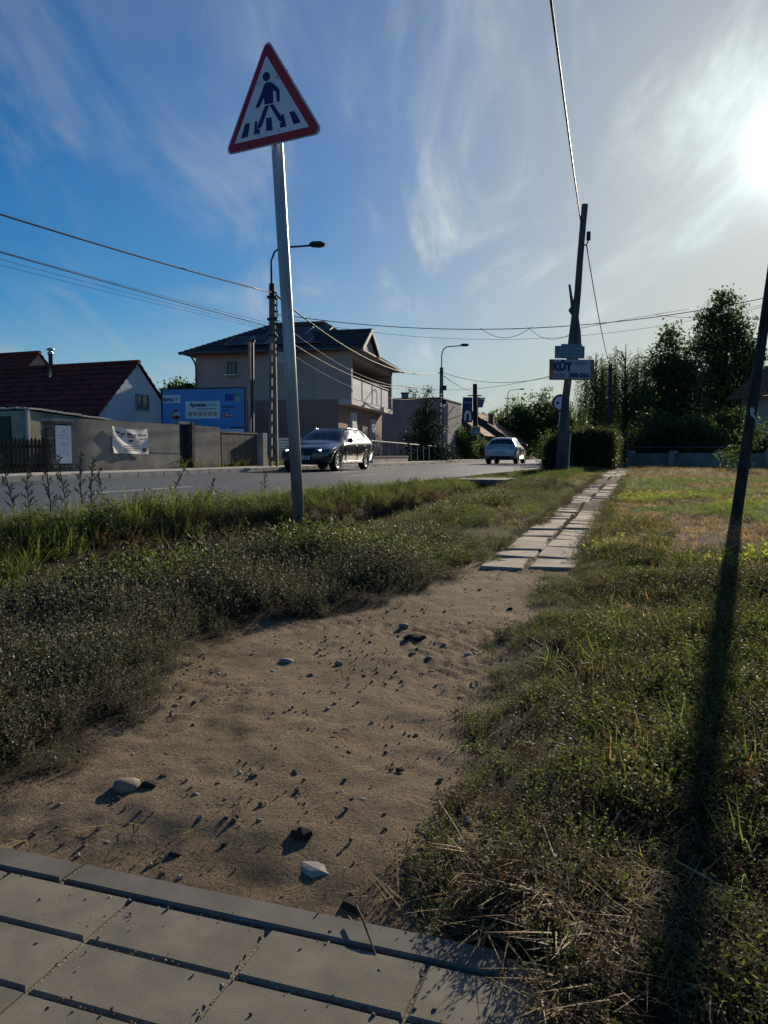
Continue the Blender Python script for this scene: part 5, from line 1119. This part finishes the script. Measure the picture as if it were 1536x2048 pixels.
def scatter(name, label, cat, X, Yy, scale, knd, tilt=.25, seed_=0, pick=None, lift=0.):
    r_ = np.random.default_rng(seed_); n = len(X); Zz = ground_z(X, Yy) + lift
    me = bpy.data.meshes.new(name); me.vertices.add(n); me.vertices.foreach_set('co', np.stack([X, Yy, Zz], 1).astype(np.float32).ravel())
    rot = np.stack([r_.normal(0, tilt, n), r_.normal(0, tilt, n), r_.uniform(0, 6.283, n)], 1)
    for nm, ty, arr, fld in (('rot', 'FLOAT_VECTOR', rot, 'vector'), ('siz', 'FLOAT', scale, 'value')):
        a = me.attributes.new(nm, ty, 'POINT'); a.data.foreach_set(fld, np.asarray(arr, np.float32).ravel())
    a = me.attributes.new('pick', 'INT', 'POINT'); a.data.foreach_set('value', (pick if pick is not None else r_.integers(0, KINDS[knd][1], n)).astype(np.int32))
    o = bpy.data.objects.new(name, me); COL.objects.link(o)
    ng = bpy.data.node_groups.new('scatter', 'GeometryNodeTree'); ng.interface.new_socket('Geometry', in_out='INPUT', socket_type='NodeSocketGeometry'); ng.interface.new_socket('Geometry', in_out='OUTPUT', socket_type='NodeSocketGeometry')
    nn = ng.nodes; gi, go = nn.new('NodeGroupInput'), nn.new('NodeGroupOutput'); ip = nn.new('GeometryNodeInstanceOnPoints'); ci = nn.new('GeometryNodeCollectionInfo')
    ci.inputs['Collection'].default_value = KINDS[knd][0]; ci.inputs['Separate Children'].default_value = True; ci.inputs['Reset Children'].default_value = True
    ip.inputs['Pick Instance'].default_value = True
    def attr(nm, ty):
        q = nn.new('GeometryNodeInputNamedAttribute'); q.data_type = ty; q.inputs[0].default_value = nm; return q.outputs[0]
    e2r = nn.new('FunctionNodeEulerToRotation')
    ng.links.new(gi.outputs[0], ip.inputs['Points']); ng.links.new(ci.outputs[0], ip.inputs['Instance']); ng.links.new(attr('pick', 'INT'), ip.inputs['Instance Index'])
    ng.links.new(attr('rot', 'FLOAT_VECTOR'), e2r.inputs[0]); ng.links.new(e2r.outputs[0], ip.inputs['Rotation']); ng.links.new(attr('siz', 'FLOAT'), ip.inputs['Scale']); ng.links.new(ip.outputs[0], go.inputs[0])
    md = o.modifiers.new('scatter', 'NODES'); md.node_group = ng
    return tag(stuff(o), label, cat)
def rnd(x0, x1, y0, y1, dens, seed_):
    r_ = np.random.default_rng(seed_); n = int((x1 - x0) * (y1 - y0) * dens); return r_.uniform(x0, x1, n), r_.uniform(y0, y1, n), r_
def edge_n(x, y): return (vnoise(x, y, 6, 21) - .5) * .16 + (vnoise(x, y, 17, 22) - .5) * .07
def inpave(x, y): return ((x - PV0.x) * PB.x + (y - PV0.y) * PB.y > -.03) & (x < .22 + .3 * (y - 1.08))
def sel(m_, *a): return [q[m_] for q in a]
# left knotweed carpet
X, Y_, r_ = rnd(-4.6, 1.3, 1.2, 5.2, 300, 1); dl = lbound(Y_) - X + edge_n(X, Y_); ro = roff(X, Y_)
m_ = (dl > .02) & (ro > 2.15 + .5 * (vnoise(X, Y_, 1.3, 31) - .5)) & ~inpave(X, Y_); X, Y_, dl = sel(m_, X, Y_, dl)
sc = (.42 + .78 * sstep(0, .5, dl)) * (.6 + .75 * vnoise(X, Y_, 2.2, 33)) * np.random.default_rng(2).uniform(.7, 1.2, len(X))
pk = np.where(vnoise(X, Y_, 1.1, 35) > .62, 4, np.random.default_rng(3).integers(0, 4, len(X))); pk = np.where(np.random.default_rng(4).uniform(size=len(X)) < .12, 5, pk)
scatter('knotweed_carpet', 'dense grey green knotweed carpet left of the bare dirt', 'weeds', X, Y_, sc, 'knot', seed_=5, pick=pk)
X, Y_, r_ = rnd(-3, 4.5, 5.2, 14, 110, 6); dl = lbound(Y_) - X + edge_n(X, Y_); ro = roff(X, Y_)
m_ = (dl > .03) & (ro > 2.0 - .3 * sstep(8, 14, Y_) + .5 * (vnoise(X, Y_, 1.3, 31) - .5)) & (vnoise(X, Y_, .9, 41) < .7); X, Y_, dl = sel(m_, X, Y_, dl)
sc = (.35 + .6 * sstep(0, .6, dl)) * (.6 + .7 * vnoise(X, Y_, 1.6, 43)) * 1.0
pk = np.where(vnoise(X, Y_, .8, 45) > .42, 4, np.random.default_rng(7).integers(0, 6, len(X)))
scatter('herb_carpet', 'green and grey herbs between the ditch and the slab path', 'weeds', X, Y_, sc, 'knot', seed_=8, pick=pk)
# verge along the road
X, Y_, r_ = rnd(-8, 9, 1, 34, 95, 9); ro = roff(X, Y_); m_ = (ro > .18) & (ro < .72 + .25 * vnoise(X, Y_, 1, 51)); X, Y_ = sel(m_, X, Y_)
scatter('verge_grass', 'tall green grass along the near edge of the road', 'grass', X, Y_, (.55 + .6 * vnoise(X, Y_, .8, 52)) * (1 - .45 * sstep(10, 22, Y_)) * (1 + .3 * sstep(-1, -3, X)), 'verge', seed_=10)
X, Y_, r_ = rnd(-8, 9, 1, 24, 140, 12); ro = roff(X, Y_); m_ = (ro > .62) & (ro < 2.5); X, Y_ = sel(m_, X, Y_)
pk = np.where((vnoise(X, Y_, .7, 56) > .72) | (Y_ > 16), np.random.default_rng(1).integers(3, 5, len(X)), np.random.default_rng(2).integers(0, 3, len(X)))
scatter('ditch_growth', 'brown and green rough growth on the sides of the ditch', 'weeds', X, Y_, .5 + .75 * vnoise(X, Y_, 1.4, 57), 'ditch', seed_=13, pick=pk)
# lawn left of the path
X, Y_, r_ = rnd(-1, 8, 5, 30, 75, 14); dl = lbound(Y_) - X + edge_n(X, Y_); ro = roff(X, Y_); m_ = (dl > .0) & (ro > 1.7); X, Y_ = sel(m_, X, Y_)
scatter('left_lawn', 'short patchy grass between ditch and slab path', 'grass', X, Y_, .7 + .8 * vnoise(X, Y_, .9, 61), 'lawn', seed_=15, pick=np.where(vnoise(X, Y_, .6, 62) > .5, r_.integers(0, 2, len(X)), r_.integers(1, 5, len(X))))
# right side
X, Y_, r_ = rnd(.0, 4.2, .75, 5.4, 380, 16); dr_ = X - rbound(Y_) + edge_n(X, Y_); m_ = (dr_ > -.03) & ~inpave(X, Y_); X, Y_, dr_ = sel(m_, X, Y_, dr_)
keep = np.random.default_rng(5).uniform(size=len(X)) < np.where(vnoise(X, Y_, 1.4, 71) > .3, 1, .65); X, Y_, dr_ = sel(keep, X, Y_, dr_)
sc = (.5 + .4 * sstep(0, .4, dr_)) * (.35 + .7 * vnoise(X, Y_, 2, 73) + .75 * vnoise(X, Y_, 5.5, 74) ** 2)
pk = np.where(vnoise(X, Y_, 1.2, 75) > .55, np.random.default_rng(8).integers(0, 3, len(X)), np.random.default_rng(9).integers(0, 5, len(X)))
scatter('low_herb_carpet', 'low dark green and brown herb carpet right of the bare dirt', 'weeds', X, Y_, sc, 'knot_dark', seed_=17, pick=pk)
X, Y_, r_ = rnd(.3, 4.5, .8, 6, 80, 18); dr_ = X - rbound(Y_) + edge_n(X, Y_); m_ = (dr_ > .25) & (vnoise(X, Y_, 1.1, 81) > .45 - .25 * sstep(.6, 2, dr_)) & ~inpave(X, Y_); X, Y_ = sel(m_, X, Y_)
scatter('right_grass', 'grass tufts, green and yellow, among the herbs at the right', 'grass', X, Y_, .7 + .9 * vnoise(X, Y_, 1.6, 83), 'lawn', seed_=19, pick=np.where(vnoise(X, Y_, .9, 84) > .5, r_.integers(0, 2, len(X)), r_.integers(0, 3, len(X))))
X, Y_, r_ = rnd(1.2, 8.5, 5, 13, 120, 20); dr_ = X - rbound(Y_) + edge_n(X, Y_); m_ = dr_ > .0; X, Y_, dr_ = sel(m_, X, Y_, dr_)
pk = np.where(vnoise(X, Y_, .7, 91) > .68, 1, np.where(vnoise(X, Y_, 1.1, 92) > .5, 2 * np.random.default_rng(4).integers(0, 2, len(X)), np.random.default_rng(3).integers(0, 5, len(X))))
scatter('near_lawn', 'mown lawn right of the slab path with green and straw patches', 'grass', X, Y_, .7 + .7 * vnoise(X, Y_, 1.3, 93), 'lawn', seed_=21, pick=pk)
X, Y_, r_ = rnd(3.5, 24, 13, 30, 42, 22); dr_ = X - rbound(Y_); m_ = (dr_ > .0) & (X < .62 * Y_ + 1.5); X, Y_ = sel(m_, X, Y_)
scatter('far_lawn', 'yellowing lawn stretching to the low garden wall', 'grass', X, Y_, 1.0 + .9 * vnoise(X, Y_, .8, 95), 'lawn', seed_=23, pick=np.where(vnoise(X, Y_, .5, 96) > .66, 1, r_.integers(0, 3, len(X)) % 2 * 2))
X, Y_, r_ = rnd(1.0, 3.2, 4.6, 8.5, 60, 24); dr_ = X - rbound(Y_); m_ = (dr_ > -.02) & (dr_ < .7) & (vnoise(X, Y_, .9, 97) > .5); X, Y_ = sel(m_, X, Y_)
s_ = np.random.default_rng(126).uniform(.2, 15, 420); e_n = (vnoise(s_, s_ * 0, 1.1, 127) - .42) * .2 + np.random.default_rng(128).normal(size=420) * .05
for nm_, off_, lb_ in (('left_creeping_herbs', -.06, 'herbs creeping over the left edge of the slab path'), ('right_creeping_herbs', .67, 'herbs and grass creeping over the right slabs of the path')):
    o2 = off_ + (e_n if off_ < .3 else -np.roll(e_n, 60)) ; kx = (e_n if off_ < .3 else np.roll(e_n, 60)) > -.02
    scatter(nm_, lb_, 'weeds', (PO.x + D.x * s_ + E_.x * o2)[kx], (PO.y + D.y * s_ + E_.y * o2)[kx], np.random.default_rng(129).uniform(.35, .75, 420)[kx], 'knot_dark', seed_=130, lift=.02)
scatter('path_edge_herbs', 'green herbs creeping over the right edge of the slab path', 'weeds', X, Y_, .7 + .5 * vnoise(X, Y_, 2, 98), 'knot_dark', seed_=25, pick=r_.integers(0, 3, len(X)))
s_ = np.random.default_rng(26).uniform(0, 14, 420); jx = PO.x + D.x * s_ + E_.x * (.295 + .012 * np.random.default_rng(27).normal(size=420)); jy = PO.y + D.y * s_ + E_.y * .295
keep = vnoise(jx, jy, 1.3, 28) > .35; scatter('joint_weeds', 'brown weeds growing in the joint between the path slabs', 'weeds', jx[keep], jy[keep], np.random.default_rng(29).uniform(.15, .36, keep.sum()), 'knot_dark', seed_=30, pick=np.full(keep.sum(), 3), lift=.03)
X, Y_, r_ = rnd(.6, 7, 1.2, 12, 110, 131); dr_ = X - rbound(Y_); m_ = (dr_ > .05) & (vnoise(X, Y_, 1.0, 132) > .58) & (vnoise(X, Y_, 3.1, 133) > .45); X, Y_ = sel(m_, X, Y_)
scatter('bright_grass', 'green grass and broad leaves in patches at the right, backlit brightness painted into their colour', 'grass', X, Y_, r_.uniform(.6, 1.2, len(X)), 'bright', seed_=134)
# straw litter
X, Y_, r_ = rnd(-1.6, 2.4, .95, 4.5, 420, 31); dmin = np.minimum(X - lbound(Y_), rbound(Y_) - X)
w_ = np.exp(-(dmin / .1) ** 2) * (.1 + .5 * vnoise(X, Y_, 5, 77) ** 2) + .55 * np.exp(-((X - .22) ** 2 + (Y_ - 1.25) ** 2) / .05) + .4 * np.exp(-((X + .05) ** 2 + (Y_ - 1.26) ** 2) / .004) + .35 * np.exp(-((X + .75) ** 2 + (Y_ - 1.6) ** 2) / .02) + .05
m_ = (r_.uniform(size=len(X)) < w_ * .8) & ~inpave(X, Y_); X, Y_ = sel(m_, X, Y_)
scatter('straw_litter', 'dry straw and stalks lying along the edges of the dirt', 'straw', X, Y_, r_.uniform(.45, 1.0, len(X)), 'straw', tilt=.12, seed_=32, lift=.006)
X, Y_, r_ = rnd(-.12, .75, .9, 1.62, 2300, 33); m_ = (X > rbound(Y_) - .12) & ~(inpave(X, Y_) & (X < .19 + .3 * (Y_ - 1.08))) & (r_.uniform(size=len(X)) < np.maximum(np.exp(-((X - .25) ** 2 + (Y_ - 1.2) ** 2) / .05), np.exp(-((X - .24) ** 2 + (Y_ - 1.06) ** 2) / .006)) * (.25 + .75 * vnoise(X, Y_, 9, 99))); X, Y_ = sel(m_, X, Y_)
scatter('straw_heap', 'heap of tan dry grass at the corner of the pavers', 'straw', X, Y_, r_.uniform(.5, 1.15, len(X)), 'straw', tilt=.14, seed_=34, lift=.02)
# bank and verge beyond the road
X, Y_, r_ = rnd(-10, 14, 16, 66, 22, 35); ro = roff(X, Y_); m_ = (ro < -9.25) & (ro > -11.0) & (Y_ > 23); X, Y_ = sel(m_, X, Y_)
scatter('far_verge_grass', 'grass and weeds along the far pavement and walls', 'grass', X, Y_, 1.1 + 1.2 * vnoise(X, Y_, .6, 36), 'verge', seed_=37)
sx_ = np.random.default_rng(140).uniform(-1.2, 1.2, 90); sy_ = np.random.default_rng(141).uniform(1.5, 5, 90); kk = (sx_ < lbound(sy_) - .15); scatter('stray_grass', 'stray dry grass stalks standing in the knotweed', 'grass', sx_[kk] - .6, sy_[kk], np.random.default_rng(142).uniform(.8, 1.5, kk.sum()), 'ditch', seed_=143, pick=np.random.default_rng(144).integers(0, 2, kk.sum()))
# crumbs of soil and grit on the dirt
crumbs = []
for _ in range(4):
    ic = bmesh.new(); bmesh.ops.create_icosphere(ic, subdivisions=1, radius=1)
    for v in ic.verts: v.co *= random.uniform(.7, 1.25); v.co.z *= .7
    cm = bpy.data.meshes.new('crumb'); ic.to_mesh(cm); ic.free(); cm.materials.append(mat('soil_crumb', (.15, .112, .075), .95, var=.35, scale=30, bump=0) if _ < 3 else mat('grit_stone', (.33, .3, .26), .8, var=.3, scale=30, bump=0)); crumbs.append(bpy.data.objects.new('crumb', cm))
kind('crumb', crumbs)
X, Y_, r_ = rnd(-1.3, 1.4, 1.05, 5.3, 2200, 38); dmin = np.minimum(X - lbound(Y_), rbound(Y_) - X); m_ = (dmin > -.05) & ~inpave(X, Y_) & (r_.uniform(size=len(X)) < (.25 + .75 * vnoise(X, Y_, 4, 39) ** 2) * (1 - .55 * sstep(2.4, 3.6, Y_))); X, Y_ = sel(m_, X, Y_)
scatter('soil_crumbs', 'crumbs of dry soil and grit strewn over the bare dirt', 'gravel', X, Y_, .0012 + .0062 * r_.uniform(size=len(X)) ** 5, 'crumb', tilt=1, seed_=40, lift=.001)

# soil and grit blown onto the pavers, mostly caught in the joints
r_ = np.random.default_rng(150); pa_, pb_ = r_.uniform(-.75, .5, 2600), r_.uniform(-.01, .5, 2600)
near_joint = np.minimum(np.abs(((pb_ - kb_w - .005) / TW + .5) % 1 - .5) * TW, np.abs(((pa_ - jx0) / TL + .5) % 1 - .5) * TL); near_joint = np.minimum(near_joint, np.abs(pb_ - kb_w))
m_ = r_.uniform(size=2600) < np.where(near_joint < .009, .9, .05); pa_, pb_, nj = pa_[m_], pb_[m_], near_joint[m_]
scatter('paver_grit', 'grit and soil crumbs in the joints of the pavers', 'gravel', PV0.x + PA.x * pa_ + PB.x * pb_, PV0.y + PA.y * pa_ + PB.y * pb_, .0012 + .0028 * r_.uniform(size=len(pa_)) ** 2, 'crumb', tilt=1, seed_=151)
o_ = bpy.data.objects['paver_grit']; co_ = np.zeros(len(pa_) * 3, np.float32); o_.data.vertices.foreach_get('co', co_); co_[2::3] = np.where(nj < .007, .0085, .0125); o_.data.vertices.foreach_set('co', co_)
# ------------------------------------------------------------------ tall weeds by the road, stones, sticks
WEED = ['leftmost tall seeding weed, in front of the picket fence', 'short upright weed, second from the left edge on the road verge', 'tall weed in front of the dark end of the stone pillar',
        'tallest weed, in front of the white notice board', 'thin weed just right of the white notice board', 'weed bending slightly right, in front of the grey wall beside the notice board', 'shorter weed at the right end of the left weed row',
        'strongly leaning weed below the hanging banner', 'small weed in front of the dark wall door', 'small weed in front of the lattice lamp pole, nearest the warning sign']
weedm = leafmat('weed_stem', (.05, .055, .03), (.08, .08, .03), .3, .3)
for k, (x, ytop, lean) in enumerate(((24, 905, -.1), (52, 925, .06), (96, 912, .02), (128, 905, -.04), (158, 900, .05), (176, 912, .12), (205, 935, -.05), (332, 915, .5), (420, 955, .12), (528, 945, .05))):
    Yk = 5.3 / (.392 - (x - 768) / F); X0 = (x - 768) / F * Yk; b = Vector((X0, Yk, gz(X0, Yk) - .02)); H = px(x, ytop, Yk).z - b.z
    if H < .15: H = .3
    w_ = MB(); r_ = random.Random(k); pts = [b + Vector((lean * H * (i / 6) ** 1.5, .03 * math.sin(i), H * i / 6)) for i in range(7)]; w_.tube(pts, [.005, .0048, .0045, .004, .0035, .003, .0015], 5)
    lv = MB()
    for i in range(int(H / .028)):
        t = .25 + .75 * i / (H / .028); j = min(5, int(t * 6)); p_ = pts[j].lerp(pts[j + 1], t * 6 - j); th = r_.uniform(0, 6.28); L_ = .07 * (1.1 - t) + .02; d_ = Vector((math.cos(th), math.sin(th), .9)).normalized()
        e = p_ + d_ * L_; w_.tube([p_, e], [.0022, .0012], 4, False)
        for q in range(3):
            c = p_.lerp(e, .4 + .3 * q); s_ = .018; u = Vector((r_.gauss(0, 1), r_.gauss(0, 1), r_.gauss(0, 1))).normalized(); v = u.orthogonal().normalized(); lv.add([c - u * s_, c + v * s_ * .4, c + u * s_, c - v * s_ * .4], [(0, 1, 2, 3)])
    t_ = thing('tall_weed', b, WEED[k], 'weed', 'tall weeds on the road verge'); w_.build('stem', weedm, t_); lv.build('leaves', weedm, t_)
def stone_mesh(seed_, flat=.6, ang_=0., sub=2):
    r_ = np.random.default_rng(seed_); b = bmesh.new(); bmesh.ops.create_icosphere(b, subdivisions=sub, radius=1)
    off = r_.uniform(0, 50, 3); P3 = r_.normal(0, 1, (9, 3)); P3 /= np.linalg.norm(P3, axis=1)[:, None]
    for v in b.verts:
        c = np.array(v.co)
        if ang_: 
            k = (P3 @ c); mx_ = k.max(); c = c * min(1.2, .82 / max(mx_, .55)) if mx_ > .6 else c
        c = c * (1 + .16 * math.sin(c[0] * 2.3 + off[0]) * math.cos(c[1] * 2.7 + off[1]) + .05 * math.sin(c[2] * 6 + off[2])); c[2] *= flat; v.co = Vector(c)
    me = bpy.data.meshes.new('stone'); b.to_mesh(me); b.free(); return me
def stone(name, label, x, y, wpx, m, flat=.5, elong=.7, seed_=0, ang_=0., group=None, cat='stone', yaw=None):
    g0 = gp(x, y, .02); zz3 = gz(g0.x, g0.y); g0 = gp(x, y, zz3); sc_ = wpx / F * math.hypot(g0.y, CH) / 2; me = stone_mesh(seed_, flat, ang_)
    o = link(name, me, m, None, not ang_); o.location = (g0.x, g0.y, zz3 + sc_ * flat * .35); o.scale = (sc_, sc_ * elong, sc_); o.rotation_euler = (0, 0, (yaw if yaw is not None else random.uniform(-.5, .5))); return tag(o, label, cat, group)
st_w = mat('pale_stone', (.34, .325, .28), .85, var=.15, scale=20, bump=.3); st_b = mat('tan_stone', (.26, .215, .16), .85, var=.2, scale=15, bump=.3); st_d = mat('dark_clod', (.05, .042, .034), .95, var=.3, scale=20, bump=.6); st_g = mat('grey_stone', (.3, .29, .27), .85, var=.2, scale=20, bump=.3)
stone('flat_stone', 'white flat stone lying near the middle of the kerb', 642, 1742, 84, st_w, .2, .62, 31, .1)
stone('cobble', 'large rounded tan pebble at the left of the dirt', 256, 1577, 52, st_b, .55, .75, 4)
stone('clod', 'black clod of earth behind the white flat stone', 602, 1672, 40, st_d, .6, .8, 5, .1)
stone('clod', 'dark broken clod in the upper middle of the dirt', 828, 1279, 48, st_d, .4, .7, 6, .1)
stone('clod', 'dark clod touching the kerb beside the fallen stick', 702, 1818, 52, st_d, .5, .8, 7, .1)
stone('clod', 'dark clod beside the large rounded tan pebble', 298, 1572, 30, st_d, .55, .8, 8, .1)
stone('pale_chip', 'pale angular stone chip at the right edge of the dirt', 935, 1643, 22, st_w, .5, .7, 9, .1)
stone('pale_chip', 'thin pale chip near the kerb at the far left', 42, 1645, 32, st_w, .3, .6, 10, .1)
stone('pebble', 'cream pebble lying on the kerb end beside the crack', 953, 1958, 26, st_w, .6, .7, 11)
stone('flat_stone', 'flat grey stone on the dirt near the knotweed edge', 574, 1324, 30, st_g, .35, .6, 12)
stone('flat_stone', 'pale grey stone on the right of the upper dirt', 1000, 1268, 22, st_g, .4, .6, 13)
stone('clod', 'long dark clod in shade left of the white flat stone', 352, 1712, 34, st_d, .4, .5, 14, .1)
pts_ = [(808, 1254, 22), (678, 1330, 20), (655, 1418, 10), (728, 1352, 10), (826, 1308, 16), (858, 1318, 18), (862, 1345, 14), (935, 1310, 16), (800, 1540, 20), (833, 1470, 12), (672, 1466, 12), (393, 1590, 16), (725, 1600, 14), (470, 1500, 12), (350, 1412, 14), (622, 1350, 14), (920, 1395, 10), (545, 1345, 12), (505, 1310, 10), (888, 1290, 10), (740, 1285, 10), (775, 1225, 9), (940, 1245, 10), (1020, 1218, 12), (905, 1205, 9), (1092, 1172, 16), (960, 1180, 9), (280, 1668, 18), (450, 1690, 16), (150, 1690, 14), (560, 1700, 12), (880, 1560, 14), (905, 1585, 16), (770, 1660, 10), (330, 1530, 12), (215, 1690, 22), (120, 1610, 12), (520, 1640, 10), (690, 1560, 9), (580, 1420, 9), (640, 1300, 8), (460, 1390, 9), (780, 1400, 9), (850, 1430, 9)]
ORD = ['leftmost', 'second from left', 'third from left', 'fourth from left', 'fifth from left', 'sixth from left', 'seventh from left', 'eighth from left', 'ninth from left', 'tenth from left', 'eleventh from left', 'rightmost']
def zone(y): return 'on the far dirt towards the slab path' if y < 1265 else 'beside the broken dark clod' if y < 1350 else 'on the middle of the dirt' if y < 1550 else 'on the dirt near the kerb'
KD = [(zone(y), ('tan', 'tan', 'grey', 'dark', 'tan')[i % 5]) for i, (x, y, w_) in enumerate(pts_)]
def plabel(i):
    same = sorted([j for j in range(len(pts_)) if KD[j] == KD[i]], key=lambda j: pts_[j][0]); n = same.index(i)
    return (f'only small {KD[i][1]} pebble {KD[i][0]}' if len(same) == 1 else f'small {KD[i][1]} pebble {KD[i][0]}, {ORD[n]} of these')
for i, (x, y, w_) in enumerate(pts_):
    stone('pebble', plabel(i), x, y, w_ * .95, (st_b, st_b, st_g, st_d, st_b)[i % 5], random.uniform(.4, .65), random.uniform(.55, .9), 20 + i, (.1 if i % 5 in (1, 3) else 0), 'loose pebbles on the dirt')
stickm = mat('stick_bark', (.1, .07, .05), .9, var=.3, scale=20, bump=.3)
a, b = gp(712, 1812, .03), gp(752, 1912, .012); sk = MB().tube([a, a.lerp(b, .35) + Z1 * .006, a.lerp(b, .7) + Z1 * .004, b], [.0024, .0022, .0018, .0012], 6).build('stick', stickm); tag(sk, 'thin brown stick lying across the kerb', 'stick')
a, b = gp(345, 1440, .02), gp(150, 1490, .02)
strawm = mat('straw_stalk', (.5, .38, .22), .8, var=.2, scale=20, bump=0)
STK = (((870, 1590), (960, 1745), .05, .02), ((1085, 1650), (1145, 1830), .09, .03), ((1110, 1560), (1122, 1640), .1, .03), ((1200, 1700), (1242, 1620), .03, .1), ((1140, 1830), (1205, 1895), .04, .03), ((840, 1780), (905, 1740), .015, .02), ((870, 1830), (930, 1770), .015, .03), ((690, 1735), (682, 1780), .05, .01), ((1350, 1720), (1495, 1815), .1, .06), ((940, 1400), (960, 1430), .05, .02), ((1020, 1640), (1022, 1600), .03, .07), ((330, 1385), (420, 1360), .01, .02))
for k, (p0_, p1_, z0_, z1_) in enumerate(STK):
    a, b = gp(*p0_, z0_), gp(*p1_, z1_); s_ = MB().tube([a, a.lerp(b, .5) + Z1 * .006, b], [.0016, .0018, .0012], 5).build('dry_stalk', strawm); tag(s_, f'dry straw coloured stalk at the edge of the dirt, {ORD[sorted(range(12), key=lambda j: STK[j][0][0] + STK[j][1][0]).index(k)]} of twelve', 'stalk', 'dry stalks at the dirt edge')
ck = MB(); cpts = [(975, 1938), (985, 1946), (978, 1954), (990, 1960), (982, 1968), (972, 1973)]
for (xa, ya), (xb, yb) in zip(cpts, cpts[1:]):
    a, b = gp(xa, ya, .0152), gp(xb, yb, .0152); d_ = (b - a).normalized(); ck.box((a + b) / 2, ((b - a).length * 1.15, .0018, .0012), (d_, Vector((-d_.y, d_.x, 0)), Z1))
ck.build('crack', mat('crack', (.05, .045, .04), .9, bump=0), PW)
# cyclist on the path
py_ = 62; pxx = px(1231, 900, py_).x; gz_ = .25
bk = thing('bicycle', (pxx, py_, gz_), 'dark bicycle on the far part of the slab path under its rider', 'bicycle')
for dy in (-.5, .5):
    w_ = MB(); n_ = 20
    ring = [Vector((pxx, py_ + dy + .33 * math.cos(t), gz_ + .34 + .33 * math.sin(t))) for t in np.linspace(0, 2 * math.pi, n_ + 1)]; w_.tube(ring, .02, 5, False)
    for t in np.linspace(0, math.pi, 5)[:-1]: w_.tube([Vector((pxx, py_ + dy + .32 * math.cos(t), gz_ + .34 + .32 * math.sin(t))), Vector((pxx, py_ + dy - .32 * math.cos(t), gz_ + .34 - .32 * math.sin(t)))], .003, 3)
    w_.build('wheel', tyrem, bk)
fr_ = MB(); A_, B_, C_, D_ = Vector((pxx, py_ - .5, gz_ + .34)), Vector((pxx, py_ - .1, gz_ + .32)), Vector((pxx, py_ - .2, gz_ + .85)), Vector((pxx, py_ + .35, gz_ + .85))
for p_, q_ in ((A_, B_), (B_, C_), (C_, A_), (C_, D_), (B_, D_), (D_, Vector((pxx, py_ + .5, gz_ + .34)))): fr_.tube([p_, q_], .018, 5)
fr_.tube([D_ + Z1 * .15 - XA * .28, D_ + Z1 * .18, D_ + Z1 * .15 + XA * .28], .014, 5); fr_.tube([D_, D_ + Z1 * .18], .014, 5); fr_.build('frame', dark, bk)
MB().box(C_ + Z1 * .05, (.14, .25, .06)).build('saddle', blk, bk, bevel=.015)
def skin(name, V_, E2, rad, m, parent):
    me = bpy.data.meshes.new(name); me.from_pydata([tuple(v) for v in V_], E2, []); o = bpy.data.objects.new(name, me); COL.objects.link(o)
    sm = o.modifiers.new('skin', 'SKIN'); o.modifiers.new('sub', 'SUBSURF').levels = 1
    for i, r0 in enumerate(rad): me.skin_vertices[0].data[i].radius = (r0, r0)
    me.skin_vertices[0].data[0].use_root = True
    dg = bpy.context.evaluated_depsgraph_get(); me2 = bpy.data.meshes.new_from_object(o.evaluated_get(dg)); bpy.data.objects.remove(o)
    return link(name, me2, m, parent, True)
pr = thing('person', (pxx, py_, gz_ + .9), 'person in dark blue clothes riding the bicycle on the far slab path', 'person')
hipz = gz_ + .95
V_ = [(0, -.18, hipz), (0, -.08, hipz + .25), (0, .04, hipz + .47), (0, .08, hipz + .58), (0, .1, hipz + .72), (.19, .03, hipz + .43), (.24, .2, hipz + .22), (.26, .36, hipz + .06), (-.19, .03, hipz + .43), (-.24, .2, hipz + .22), (-.26, .36, hipz + .06), (.1, -.15, hipz - .04), (.12, .14, hipz - .3), (.11, -.08, hipz - .68), (.11, .06, hipz - .72), (-.1, -.15, hipz - .04), (-.12, .2, hipz - .12), (-.11, .02, hipz - .45), (-.11, .16, hipz - .49)]
V_ = [(pxx + a, py_ + b, c) for a, b, c in V_]
skin('body', V_, [(0, 1), (1, 2), (2, 3), (3, 4), (2, 5), (5, 6), (6, 7), (2, 8), (8, 9), (9, 10), (0, 11), (11, 12), (12, 13), (13, 14), (0, 15), (15, 16), (16, 17), (17, 18)], [.15, .15, .14, .065, .1, .075, .055, .04, .075, .055, .04, .1, .075, .055, .045, .1, .075, .055, .045], mat('navy_clothes', (.02, .03, .075), .8, bump=0), pr)
MB().lathe([(0, -.13), (.08, -.1), (.105, 0), (.095, .08), (.05, .12), (0, .13)], (pxx, py_ + .12, hipz + .76), Z1, 12).build('hair', mat('grey_hair', (.14, .14, .16), .8, bump=0), pr, True)
# haze: thin air all round
